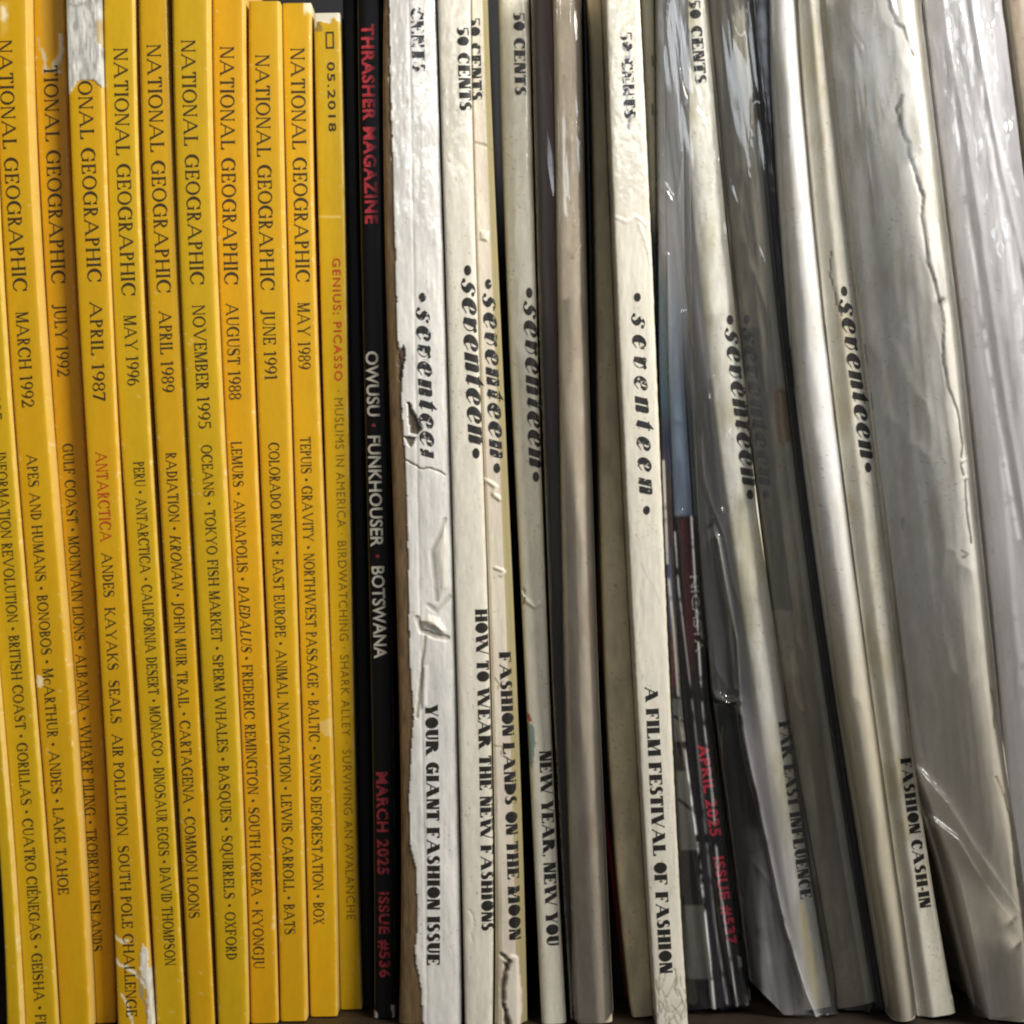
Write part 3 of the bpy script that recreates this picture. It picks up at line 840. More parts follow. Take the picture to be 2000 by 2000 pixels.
MAGS.append(Mag('yellow_magazine', 'slim yellow magazine dated 05.2018 with a small rectangle emblem near its worn top', [612, 629, 648, 665], [663, 678, 690, 708], (3.0, 8.5), YGR, M_YEL,
    prof=(0.7, 4.5), step=2.5, group=YG, rough=0.36, edge=(PALE, 3.5, 0.7), seed=14, top=25, texts=[
    ('emblem', (r10, 1.0), 62, 95, 0.60, 0.60, 20, INK_BROWN),
    ('date_lettering', sans_run('05.2018', 0.012, 0.15), 121, 257, 0.62, 0.62, 15, INK_BROWN),
    ('red_topic_lettering', sans_run('GENIUS: PICASSO', 0.012, 0.2), 504, 744, 0.66, 0.64, 16, INK_ORANGERED, 'orange red lettering on the yellow spine'),
    ('topics_lettering', sans_run('\u00b7 MUSLIMS IN AMERICA \u00b7 BIRDWATCHING \u00b7 SHARK ALLEY \u00b7 SURVIVING AN AVALANCHE', -0.004, 0.12), 762, 1796, 0.64, 0.62, 17, INK_THIN)],
    feats=[dict(poly=[(606, 20), (668, 20), (668, 48), (652, 34), (640, 46), (620, 40), (618, 62), (606, 58)], c=(0.66, 0.62, 0.50), jit=5, d=0.15),
           dict(poly=[(616, 44), (628, 40), (626, 66), (616, 60)], c=(0.22, 0.15, 0.03), jit=5, a=0.8),
           dict(line=[(616, 423), (664, 424)], w=3, c=(0.8, 0.6, 0.2), a=0.5, d=-0.06)]))
BLK = (0.007, 0.006, 0.006)
MAGS.append(Mag('black_magazine', 'thin plain black magazine set back between the slim yellow and the lettered black spine', [665, 680, 694, 712], [696, 708, 722, 729], (9, 11), (0.010, 0.010, 0.011), M_DARK,
    prof=(0.8, 3), step=4, rough=0.42, seed=15, group='black magazines'))
MAGS.append(Mag('black_magazine', 'black magazine dated March with red and white block lettering', [697, 709, 724, 730], [746, 757, 768, 771], (0.5, 0.5), BLK, M_DARK,
    prof=(1.3, 3), step=3, rough=0.33, seed=16, group='black magazines', edge=((0.075, 0.072, 0.066), 3, 0.75), texts=[  # pale edge lines paint the sheen of the rounded edges
    ('title_lettering', sans_run('THRASHER MAGAZINE', 0.036, 0.12), 47, 437, 0.42, 0.46, 26, INK_MIDRED),
    ('names_lettering', sans_run('OWUSU', 0.018), 686, 813, 0.36, 0.38, 26, INK_WHITE),
    ('names_lettering', sans_run('FUNKHOUSER', 0.018), 851, 1068, 0.38, 0.40, 26, INK_WHITE),
    ('names_lettering', sans_run('BOTSWANA', 0.018), 1106, 1286, 0.42, 0.46, 26, INK_WHITE),
    ('separator', (disc(0.5, 0.5, 0.5), 1.0), 827, 834, 0.38, 0.38, 8, INK_DKRED),
    ('separator', (disc(0.5, 0.5, 0.5), 1.0), 1083, 1090, 0.42, 0.42, 8, INK_DKRED),
    ('date_lettering', sans_run('MARCH 2025', 0.034, 0.12), 1508, 1708, 0.44, 0.46, 24, INK_DKRED),
    ('issue_lettering', sans_run('ISSUE #536', 0.034, 0.12), 1742, 1909, 0.46, 0.50, 24, INK_DKRED)],
    feats=[dict(poly=[(728, 1972), (738, 1980), (734, 1994), (726, 1994)], c=(0.5, 0.48, 0.42), jit=3),
           dict(poly=[(764, 1966), (774, 1962), (774, 1992), (766, 1990)], c=(0.5, 0.48, 0.42), jit=3)]))

# ---- brown torn edge left of the first cream spine: the pages of that magazine
WHT = (0.64, 0.625, 0.585)
CRM = (0.66, 0.62, 0.525)
def w1_disp(px, py, u):
    top = 1 - sstep(380, 640, py)
    d = (fbm(px / 18, py / 46, 41, 3) - 0.5) * 0.26 * top + (fbm(px / 6, py / 13, 42, 2) - 0.5) * 0.07 * top
    d = d + (fbm(px / 22, py / 60, 43) - 0.5) * 0.35 + (fbm(px / 5, py / 90, 44) - 0.5) * 0.10
    ln = px - (811 + (py - 700) * 0.018)
    d = d + 0.16 * np.exp(-(ln / 1.8) ** 2)
    return d
RAG = [(745, -80), (758, -80), (763, 200), (772, 500), (776, 660), (786, 720), (783, 780), (792, 900), (797, 1100), (800, 1300), (808, 1390), (802, 1470), (798, 1560), (801, 1650), (812, 1700), (815, 1800), (810, 1860), (822, 1930), (830, 2080), (740, 2080)]
BRN = (0.115, 0.070, 0.028)
MAGS.append(Mag('cream_magazine', 'battered off white magazine with torn left edge and crumples, lettered giant fashion issue', [748, 757, 778, 778], [851, 873, 891, 902], (-4, -5.5), WHT, M_CREAM,
    prof=(1.6, 3.2), step=1.8, group=CG, seed=20, rough=0.5, coatfn=lambda x, y, u: 0.85 * (1 - sstep(420, 700, y)) + 0.05, disp=w1_disp, var=0.16, tone=(0.56, 0.545, 0.52), texts=[
    ('price_lettering', FAT.run('50 CENTS'), -42, 141, 0.64, 0.66, 24.6, INK_WORN),
    ('title_lettering', logo_run(0.2, (True, False), cut=True), 572, 911, 0.62, 0.62, 27, INK_WORN2),
    ('headline_lettering', FAT.run('YOUR GIANT FASHION ISSUE'), 1376, 1885, 0.57, 0.55, 24.6, INK)],
    feats=[dict(poly=RAG, c=BRN, jit=1.3, d=0.35, fib=1.1, r=0.85, id='rag'),
           dict(poly=[(795, 785), (800, 786), (823, 838), (816, 848), (800, 846)], c=(0.085, 0.064, 0.045), jit=2, d=0.9),
           dict(poly=[(790, 852), (810, 854), (804, 872), (796, 868)], c=(0.13, 0.10, 0.07), jit=3, d=0.5),
           dict(poly=[(778, 690), (790, 672), (792, 690), (784, 745), (776, 740)], c=(0.10, 0.065, 0.045), jit=3, d=0.6),
           dict(line=[(788, 896), (806, 906), (820, 914), (842, 914), (868, 926)], w=2.6, c=(0.20, 0.17, 0.13), d=0.25, jit=2),
           dict(line=[(868, 1015), (858, 1048), (844, 1076), (846, 1100), (853, 1172)], w=6, c=(0.24, 0.20, 0.14), a=0.5, d=0.4, jit=1),
           dict(poly=[(868, 1012), (880, 1060), (878, 1150), (858, 1172), (850, 1100), (848, 1076)], d=-0.7, soft=14, c=(0.60, 0.54, 0.44), a=0.6),
           dict(line=[(836, 1182), (852, 1194), (878, 1166)], w=6, d=0.4, c=(0.36, 0.31, 0.22), a=0.5),
           dict(poly=[(818, 1210), (834, 1196), (858, 1204), (876, 1232), (874, 1244), (850, 1238), (830, 1226)], d=-1.1, soft=16, c=(0.66, 0.60, 0.48), a=0.9, jit=3),
           dict(line=[(814, 1208), (824, 1232), (846, 1242), (874, 1246)], w=7, d=0.8, c=(0.22, 0.17, 0.11), a=0.5, jit=2),
           dict(line=[(830, 1244), (826, 1280), (820, 1340), (814, 1400)], w=4, d=0.45, c=(0.30, 0.25, 0.18), a=0.7, jit=2),
           dict(poly=[(824, 1300), (838, 1296), (836, 1380), (820, 1392)], d=-0.4, soft=9)]))

def smooth_disp(seed, a=0.22, b=0.06, top=0.0, ts=480, tw=260):
    def f(px, py, u):
        d = (fbm(px / 30, py / 120, seed) - 0.5) * a * 2 + (fbm(px / 6, py / 40, seed + 1) - 0.5) * b * 2
        if top:
            w = 1 - sstep(ts - tw, ts + tw * 0.3, py)
            d = d + w * top * ((fbm(px / 10, py / 20, seed + 2) - 0.5) * 2 + 0.3 * (fbm(px / 4, py / 7, seed + 3, 2) - 0.5))
        return d
    return f
DOTS = FAT.run('50 CENTS')
EDGE = ((0.46, 0.41, 0.28), 4, 0.55)
MAGS.append(Mag('cream_magazine', 'cream magazine lettered how to wear the new fashions along its spine', [854, 875, 893, 908], [919, 936, 957, 962], (-4.5, -6.5), CRM, M_CREAM,
    prof=(1.2, 3.6), step=2.2, group=CG, seed=21, rough=0.42, edge=EDGE, disp=smooth_disp(51, 0.18, 0.04, 0.10), coatfn=lambda x, y, u: 0.6 * (1 - sstep(350, 700, y)) + 0.05, texts=[
    ('price_lettering', DOTS, 53, 217, 0.76, 0.80, 23, INK),
    ('title_lettering', logo_run(0.12), 518, 896, 0.72, 0.80, 27, INK),
    ('headline_lettering', FAT.run('HOW TO WEAR THE NEW FASHIONS'), 1190, 1818, 0.80, 0.82, 23.5, INK)],
    feats=[dict(line=[(915, 1780), (925, 1800), (920, 1840)], w=3, d=0.2, c=(0.75, 0.72, 0.62), jit=4, a=0.6)]))
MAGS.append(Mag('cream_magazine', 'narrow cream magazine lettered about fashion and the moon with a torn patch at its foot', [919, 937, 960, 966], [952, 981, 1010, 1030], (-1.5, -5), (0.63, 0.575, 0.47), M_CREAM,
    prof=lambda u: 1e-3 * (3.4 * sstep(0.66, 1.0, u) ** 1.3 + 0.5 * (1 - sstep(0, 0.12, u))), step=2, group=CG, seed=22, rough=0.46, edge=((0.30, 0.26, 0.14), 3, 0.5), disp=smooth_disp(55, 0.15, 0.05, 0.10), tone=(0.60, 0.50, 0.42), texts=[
    ('price_lettering', DOTS, 34, 196, 0.22, 0.26, 21, INK_WORN2),
    ('title_lettering', logo_run(0.16, hollow=False), 545, 924, 0.52, 0.56, 25, INK_WORN2),
    ('headline_lettering', FAT.run('FASHION LANDS ON THE MOON'), 1273, 1836, 0.58, 0.66, 22.4, INK)],
    feats=[dict(band=(-90, 2100, 0.67, 1.01), c=(0.27, 0.225, 0.10), a=0.9), dict(line=[(928, 280), (950, 284), (960, 290)], w=4, d=0.35, c=(0.25, 0.2, 0.1), a=0.5, jit=3),  # olive band: right cover's colour with its shade painted in
           dict(poly=[(936, 448), (956, 452), (954, 474), (936, 470)], d=-0.5, soft=6, c=(0.72, 0.66, 0.54)),
           dict(line=[(944, 935), (970, 950), (962, 962), (976, 975)], w=5, d=-0.35, c=(0.66, 0.60, 0.46), jit=3),
           dict(line=[(966, 1108), (985, 1116), (978, 1124)], w=4, d=-0.3, c=(0.70, 0.64, 0.5), jit=3),
           dict(line=[(966, 1325), (976, 1336), (972, 1345)], w=2.5, c=(0.3, 0.25, 0.15), jit=3), dict(line=[(966, 1455), (982, 1460), (978, 1472)], w=2.5, c=(0.3, 0.25, 0.15), jit=3),
           dict(poly=[(984, 1872), (1000, 1862), (1016, 1866), (1018, 1900), (1022, 1960), (1018, 2005), (1000, 2015), (986, 1970), (984, 1920), (990, 1896)], d=-0.5, soft=4, c=(0.66, 0.59, 0.50), jit=4),
           dict(line=[(980, 1862), (996, 1876), (984, 1900), (982, 1960), (992, 2010)], w=6, c=(0.10, 0.08, 0.05), d=0.5, jit=4),
           dict(band=(1700, 2060, 0.0, 0.22), c=(0.24, 0.20, 0.11), a=0.6, soft=90)]))
MAGS.append(Mag('cream_magazine', 'cream magazine lettered about a new year and a new you', [974, 996, 1027, 1058], [1033, 1051, 1074, 1107], (14, -5), (0.655, 0.615, 0.51), M_CREAM,
    prof=(1.8, 2.6), step=2.2, group=CG, seed=23, rough=0.36, edge=EDGE, disp=smooth_disp(61, 0.25, 0.05, 0.08), coat=0.25, texts=[
    ('price_lettering', DOTS, 24, 187, 0.66, 0.66, 22, INK),
    ('title_lettering', logo_run(0.12), 562, 942, 0.76, 0.78, 25, INK),
    ('headline_lettering', FAT.run('NEW YEAR, NEW YOU'), 1467, 1847, 0.70, 0.62, 23.5, INK)],
    feats=[dict(line=[(1020, 1158), (1028, 1172), (1044, 1186), (1054, 1180)], w=5, d=-0.5, c=(0.74, 0.71, 0.6), jit=3, r=0.2),
           dict(line=[(1022, 1150), (1026, 1165), (1022, 1180)], w=3, d=0.3, c=(0.28, 0.25, 0.18), jit=2),
           dict(poly=[(1029, 1392), (1036, 1396), (1040, 1410), (1032, 1412)], c=(0.35, 0.08, 0.05), jit=2),
           dict(poly=[(1030, 1412), (1042, 1420), (1044, 1450), (1040, 1500), (1032, 1490)], c=(0.16, 0.26, 0.25), jit=4, a=0.85)]))
MAGS.append(Mag('dark_magazine', 'thin dark maroon and charcoal magazine sunk between cream spines in plastic', [1036, 1053, 1076, 1109], [1082, 1092, 1104, 1130], (16, 9), (0.055, 0.048, 0.045), M_DARK,
    prof=(1.2, 3), step=3, seed=24, rough=0.30, var=0.3, feats=[dict(band=(-80, 820, 0.55, 1.0), c=(0.085, 0.022, 0.028), soft=60, a=0.9), dict(band=(-80, 640, 0, 0.5), c=(0.14, 0.10, 0.085), soft=60, a=0.7)]))
MAGS.append(Mag('blank_magazine', 'blank brownish grey magazine with a stained spine inside a clear sleeve', [1083, 1094, 1106, 1127], [1134, 1148, 1168, 1197], (4, -5), (0.52, 0.44, 0.33), M_CREAM,
    prof=(1.9, 2.6), step=2.5, seed=25, rough=0.5, edge=((0.55, 0.52, 0.42), 6, 0.5), disp=smooth_disp(65, 0.2, 0.04), var=0.2, tone=(0.38, 0.29, 0.20),
    feats=[dict(band=(860, 1500, 0.10, 0.42), c=(0.20, 0.15, 0.10), a=0.45, soft=80, jit=12), dict(line=[(1120, 500), (1140, 470), (1136, 370)], w=4, d=-0.3, jit=3)]))
MAGS.append(Mag('black_magazine', 'thin black magazine with a red stripe seen deep between pale spines', [1137, 1151, 1170, 1199], [1149, 1166, 1184, 1236], (21, 20), (0.008, 0.009, 0.012), M_DARK,
    prof=(0.8, 3), step=3, seed=26, rough=0.3, group='black magazines', ks=[0, 700, 1350, 2000],
    feats=[dict(line=[(1176, 1560), (1196, 1700), (1216, 1860), (1236, 2020)], w=6, c=(0.28, 0.03, 0.04), d=-0.5), dict(line=[(1168, 1000), (1171, 1290)], w=3, c=(0.25, 0.06, 0.06))]))
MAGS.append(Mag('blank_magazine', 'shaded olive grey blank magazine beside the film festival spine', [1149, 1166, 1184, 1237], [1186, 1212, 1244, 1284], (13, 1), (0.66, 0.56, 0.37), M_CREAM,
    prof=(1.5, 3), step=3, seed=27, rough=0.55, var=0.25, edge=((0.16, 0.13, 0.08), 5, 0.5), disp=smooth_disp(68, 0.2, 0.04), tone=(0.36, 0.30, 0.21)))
W6F = [dict(line=[(1205, 425), (1220, 434), (1236, 420), (1262, 440)], w=5, d=-0.12, c=(0.75, 0.73, 0.66), jit=4),
       dict(line=[(1246, 440), (1262, 470), (1270, 520)], w=4, d=-0.10, jit=4),
       dict(line=[(1214, 90), (1226, 100), (1220, 170), (1230, 250)], w=4, c=(0.10, 0.10, 0.12), jit=7, a=0.8),
       dict(line=[(1250, 1100), (1278, 1150), (1290, 1180)], w=2, c=(0.48, 0.45, 0.38), a=0.6, jit=3)]
rs = np.random.RandomState(4)
for k in range(26):
    x = 1280 + rs.rand() * 62; yy = 1885 + rs.rand() * 120
    W6F.append(dict(line=[(x, yy), (x + rs.randn() * 12, yy + 18 + rs.rand() * 25)], w=1.9, c=(0.30, 0.27, 0.21), jit=4, a=0.75, d=0.08))
MAGS.append(Mag('cream_magazine', 'cream magazine lettered as a film festival of fashion with a crinkled shiny top', [1183, 1211, 1243, 1282], [1250, 1282, 1309, 1344], (-5, -7.5), CRM, M_CREAM,
    prof=(1.0, 4), step=1.9, group=CG, seed=28, rough=0.46, edge=EDGE, ragged=0.7, coatfn=lambda x, y, u: 0.9 * (1 - sstep(380, 470, y + 30 * (fbm(x / 14, y / 14, 77) - 0.5))) + 0.04,
    disp=smooth_disp(71, 0.15, 0.05, 0.09, 420, 60), texts=[
    ('price_lettering', DOTS, 62, 232, 0.55, 0.56, 22, INK_WORN),
    ('title_lettering', logo_run(0.42), 572, 1005, 0.55, 0.55, 26, INK_WORN2),
    ('headline_lettering', FAT.run('A FILM FESTIVAL OF FASHION'), 1341, 1900, 0.45, 0.42, 24.6, INK)], feats=W6F))
MAGS.append(Mag('stapled_magazine', 'narrow stapled cream magazine showing only its upper half beside a shiny crinkled spine', [1252, 1280, 1300, 1325], [1279, 1290, 1306, 1330], (10, 10), (0.50, 0.46, 0.35), M_CREAM,
    prof=(1.5, 2.5), step=3, seed=29, rough=0.5, ks=[0, 700, 1350, 2000],
    feats=[dict(line=[(1274, 110), (1275, 128)], w=3, c=(0.06, 0.05, 0.05)), dict(line=[(1274, 205), (1275, 224)], w=3, c=(0.06, 0.05, 0.05)),
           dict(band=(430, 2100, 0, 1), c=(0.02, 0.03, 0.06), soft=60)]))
GB = (0.17, 0.175, 0.155)
MAGS.append(Mag('patterned_magazine', 'slim magazine with teal, maroon and grey black checked spine', [1284, 1288, 1312, 1346], [1298, 1303, 1329, 1402], (3, 8), (0.012, 0.010, 0.016), M_DARK,
    prof=(0.7, 4), step=2, seed=30, rough=0.28, var=0.25, ks=[0, 700, 1350, 2000], feats=[
    dict(band=(-90, 540, 0, 1), c=(0.24, 0.25, 0.27), soft=60), dict(band=(540, 830, 0, 1), c=(0.03, 0.12, 0.20), soft=40), dict(band=(830, 935, 0, 1), c=(0.015, 0.03, 0.12), soft=30),
    dict(band=(935, 1060, 0.2, 1), c=(0.05, 0.008, 0.022), soft=8), dict(band=(900, 1080, 0, 0.25), c=(0.45, 0.18, 0.28), soft=30), dict(band=(1080, 1240, 0, 0.5), c=(0.12, 0.12, 0.26), soft=40, jit=8),
    dict(band=(1240, 1345, 0.0, 0.8), c=(0.11, 0.012, 0.03), soft=14, jit=8), dict(band=(1365, 1448, 0, 1), c=GB, soft=3), dict(band=(1506, 1660, 0, 1), c=GB, soft=3), dict(band=(1768, 1912, 0, 1), c=GB, soft=3),
    dict(line=[(1310, 1396), (1340, 1412)], w=4, c=(0.01, 0.01, 0.01)), dict(line=[(1326, 1562), (1362, 1590)], w=5, c=(0.01, 0.01, 0.01))]))
MAGS.append(Mag('black_magazine', 'black magazine dated April with a blue topped spine and red block lettering in plastic', [1299, 1304, 1331, 1404], [1326, 1334, 1375, 1469], (3.5, 7.5), (0.010, 0.009, 0.013), M_DARK,
    prof=(1.0, 3.2), step=2, seed=31, rough=0.26, group='black magazines', ks=[0, 700, 1350, 2000], texts=[
    ('names_lettering', sans_run('NICASTA', 0.012), 1125, 1275, 0.86, 0.92, 17, INK_WHITE),
    ('date_lettering', sans_run('APRIL 2025', 0.036, 0.12), 1454, 1634, 0.62, 0.66, 23, INK_RED),
    ('issue_lettering', sans_run('ISSUE #537', 0.036, 0.12), 1674, 1846, 0.64, 0.70, 23, INK_RED)], feats=[
    dict(band=(-90, 1008, 0, 1), c=(0.19, 0.25, 0.34), soft=4), dict(band=(-90, 560, 0, 1), c=(0.15, 0.15, 0.185), soft=90), dict(band=(1008, 1250, 0.25, 0.85), c=(0.055, 0.008, 0.012), soft=12, jit=8), dict(band=(1180, 1320, 0.2, 0.7), c=(0.09, 0.008, 0.016), soft=40, jit=10, a=0.7),  # second band puts the sleeve's grey haze into the cover colour
    dict(poly=[(1440, 1865), (1448, 1870), (1449, 1888), (1443, 1892)], c=(0.45, 0.47, 0.45), jit=2),
    dict(line=[(1372, 1600), (1384, 1760), (1402, 1900), (1412, 1990)], w=5, c=(0.045, 0.035, 0.06), jit=3),
    dict(poly=[(1455, 1946), (1466, 1940), (1466, 1962), (1456, 1966)], c=(0.4, 0.4, 0.38), jit=2)]))
MAGS.append(Mag('cream_magazine', 'cream magazine in a loose sleeve lettered with far east influence', [1326, 1383, 1474, 1575], [1380, 1447, 1529, 1632], (4, 7), (0.71, 0.69, 0.61), M_CREAM,
    prof=(1.4, 3), step=2.2, group=CG, seed=32, rough=0.42, edge=EDGE, disp=smooth_disp(81, 0.2, 0.05, 0.12, 620, 300), tone=(0.50, 0.44, 0.26), texts=[
    ('price_lettering', DOTS, 0, 164, 0.56, 0.60, 22, INK_WORN2),
    ('title_lettering', logo_run(0.12), 617, 978, 0.80, 0.78, 25, INK),
    ('headline_lettering', FAT.run('FAR EAST INFLUENCE'), 1412, 1757, 0.88, 0.70, 22.4, INK)],
    feats=[dict(poly=[(1555, 1740), (1572, 1760), (1600, 1880), (1612, 1980), (1586, 1980), (1566, 1900)], c=(0.58, 0.47, 0.20), soft=10, a=0.8, jit=4), dict(poly=[(1330, 40), (1352, 60), (1358, 150), (1338, 130)], c=(0.42, 0.42, 0.40), soft=8, d=0.3)]))
MAGS.append(Mag('stained_magazine', 'blotched grey brown magazine with an orange scuff and the refracted ghost of a title', [1383, 1449, 1531, 1634], [1465, 1532, 1614, 1718], (9, 8), (0.37, 0.325, 0.235), M_CREAM,
    prof=(2.2, 2.4), step=2.4, seed=33, rough=0.40, disp=smooth_disp(85, 0.35, 0.06), var=0.45, tone=(0.25, 0.195, 0.125), edge=((0.58, 0.55, 0.45), 12, 0.55), texts=[
    ('title_lettering', logo_run(0.12), 612, 972, 0.22, 0.20, 22, INK_GHOST)],  # neighbour's title refracted by the film, painted on as grey lettering
    feats=[dict(band=(-80, 2100, 0.76, 1.0), c=(0.60, 0.56, 0.45), a=0.85), dict(band=(-80, 420, 0.05, 0.5), c=(0.20, 0.19, 0.15), a=0.7, soft=120, jit=20), dict(band=(640, 1192, 0.0, 0.48), c=(0.135, 0.133, 0.115), a=0.75, soft=3, jit=5),  # last band on this line paints the clear tape's shadow
           dict(band=(756, 868, 0.62, 0.98), c=(0.34, 0.19, 0.10), soft=6, jit=9, a=0.85), dict(line=[(1524, 770), (1530, 860)], w=4, c=(0.55, 0.38, 0.22), jit=4),
           dict(band=(1400, 1620, 0.35, 0.75), c=(0.17, 0.13, 0.07), soft=60, jit=16, a=0.6), dict(band=(1190, 1500, 0.4, 0.85), c=(0.22, 0.17, 0.11), soft=60, jit=16, a=0.5)]))
MAGS.append(Mag('navy_magazine', 'very thin navy black magazine between a stained spine and a silver one', [1468, 1533, 1616, 1720], [1506, 1555, 1642, 1748], (6.5, 6.5), (0.020, 0.024, 0.036), M_DARK,
    prof=(1.0, 3), step=3, seed=34, rough=0.22, coat=0.4, disp=smooth_disp(87, 0.3, 0.1), feats=[dict(band=(-80, 200, 0.45, 1), c=(0.20, 0.21, 0.24), soft=90)]))
MAGS.append(Mag('silver_magazine', 'pale silvery magazine with a smooth rounded glossy spine', [1507, 1554, 1641, 1747], [1560, 1623, 1706, 1795], (2, -4), (0.74, 0.73, 0.71), M_CREAM,
    prof=(5.0, 2.0), step=2.6, seed=35, rough=0.38, coat=0.3, disp=smooth_disp(89, 0.3, 0.03), tone=(0.66, 0.62, 0.54),
    feats=[dict(band=(1200, 2100, 0, 1), c=(0.60, 0.53, 0.39), soft=260, a=0.9)]))  # browner lower part puts warm bounced light into the colour
MAGS.append(Mag('cream_magazine', 'cream magazine lettered about fashion cash, with a chipped lower corner', [1562, 1625, 1708, 1799], [1618, 1697, 1768, 1870], (0, -0.5), (0.69, 0.65, 0.55), M_CREAM,
    prof=lambda u: 1e-3 * (3.0 * (1 - sstep(0, 0.42, u)) + 0.7 * sstep(0.85, 1.0, u)), step=2.2, group=CG, seed=36, rough=0.42, edge=EDGE, disp=smooth_disp(91, 0.25, 0.05), tone=(0.52, 0.44, 0.27), texts=[
    ('title_lettering', logo_run(0.12), 559, 924, 0.52, 0.66, 24, INK),
    ('headline_lettering', FAT.run('FASHION CASH-IN'), 1482, 1774, 0.72, 0.66, 21.3, INK)],
    feats=[dict(line=[(1568, 210), (1576, 330), (1590, 430)], w=2.4, c=(0.12, 0.11, 0.09), jit=3, d=0.25), dict(line=[(1626, 492), (1624, 540), (1640, 600), (1644, 616)], w=2.2, c=(0.14, 0.12, 0.09), jit=3, d=0.2),
           dict(line=[(1690, 672), (1702, 730), (1706, 800)], w=3, c=(0.10, 0.09, 0.08), jit=3),
           dict(line=[(1862, 1950), (1876, 1966)], w=8, c=(0.72, 0.68, 0.58), d=-0.3)]))
CR1 = [(1733, -20), (1737, 12), (1748, 35), (1750, 44), (1765, 55), (1770, 72), (1780, 92), (1786, 106)]
CR2 = [(1762, 187), (1752, 213), (1758, 238), (1764, 264), (1775, 280), (1776, 305), (1788, 340), (1798, 372), (1803, 388), (1801, 420), (1808, 470), (1813, 513), (1822, 535), (1829, 563), (1838, 600), (1844, 629), (1842, 668), (1844, 712), (1854, 758), (1872, 800), (1877, 818), (1883, 865), (1879, 912), (1888, 940), (1890, 994), (1896, 1030), (1900, 1060)]
def w11_prof(u):
    return 1e-3 * (4.6 * (1 - sstep(-0.10, 0.66, u)) + 6.0 * sstep(0.76, 1.06, u) ** 1.4)
CRK = (0.13, 0.115, 0.095)
MAGS.append(Mag('thick_magazine', 'thick cream magazine with a long jagged crack down its wide rounded spine', [1616, 1700, 1782, 1786, 1880, 1945], [1802, 1885, 1952, 1966, 2000, 2035], (-1.5, -5), (0.74, 0.715, 0.655), M_CREAM,
    prof=w11_prof, step=2.2, seed=37, rough=0.48, ks=[0, 700, 1350, 1450, 1700, 2000], disp=lambda px, py, u: (fbm(px / 60, py / 160, 95) - 0.5) * 0.9 + (fbm(px / 16, py / 50, 96) - 0.5) * 0.12, tone=(0.60, 0.55, 0.45),
    feats=[dict(band=(1250, 2200, 0, 1.1), c=(0.60, 0.525, 0.41), soft=320, a=0.8), dict(line=CR1, w=5, c=CRK, d=0.6, jit=2, a=0.9), dict(line=CR2, w=4.5, c=CRK, d=0.6, jit=2, a=0.9),  # first band paints the dim, warm bounced light low on the spine
           dict(line=[(1880, 900), (1897, 892), (1899, 930), (1884, 934)], w=5, d=-0.5, c=(0.7, 0.67, 0.6), jit=3),
           dict(line=[(1876, 1075), (1890, 1084), (1880, 1090)], w=3, c=(0.3, 0.27, 0.22), jit=4), dict(poly=[(1766, 1008), (1774, 1006), (1774, 1040), (1768, 1036)], c=(0.26, 0.26, 0.24), soft=4, a=0.7, jit=3),
           dict(line=[(1942, 1350), (1950, 1380), (1946, 1420)], w=5, c=(0.4, 0.34, 0.25), jit=4, d=0.3), dict(line=[(1945, 1520), (1966, 1560), (1984, 1620), (1986, 1680), (1996, 1740)], w=4, c=(0.38, 0.32, 0.23), jit=4, d=0.4)]))
MAGS.append(Mag('blank_magazine', 'pale grey blank magazine inside the crinkled sleeve on the far right', [1806, 1890, 1957, 1992], [1950, 2040, 2110, 2150], (6.5, 6.5), (0.60, 0.585, 0.57), M_CREAM,
    prof=(2.5, 2.4), step=3.5, seed=38, rough=0.4, disp=smooth_disp(98, 0.4, 0.05), feats=[dict(line=[(1838, 310), (1862, 470), (1880, 640)], w=10, c=(0.48, 0.38, 0.32), a=0.5, jit=5)]))
MAGS.append(Mag('tan_magazine', 'tan brown magazine at the top right corner of the row', [1968, 2058, 2128, 2168], [2040, 2120, 2190, 2230], (2, 2), (0.29, 0.225, 0.165), M_CREAM,
    prof=(1.6, 3), step=4, seed=39, rough=0.5, edge=((0.52, 0.50, 0.36), 16, 0.7), disp=smooth_disp(99, 0.3, 0.05)))

E = [m.world_edges() for m in MAGS]
for i, m in enumerate(MAGS):
    m.clL = m.clR = None
    if i > 0 and E[i][3] > E[i - 1][3]: m.clL = (E[i - 1][0], E[i - 1][2])
    elif i > 0: pass
    if i < len(MAGS) - 1 and E[i][3] >= E[i + 1][3]: m.clR = (E[i + 1][0], E[i + 1][1])
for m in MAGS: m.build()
BY = {m.label: m for m in MAGS}

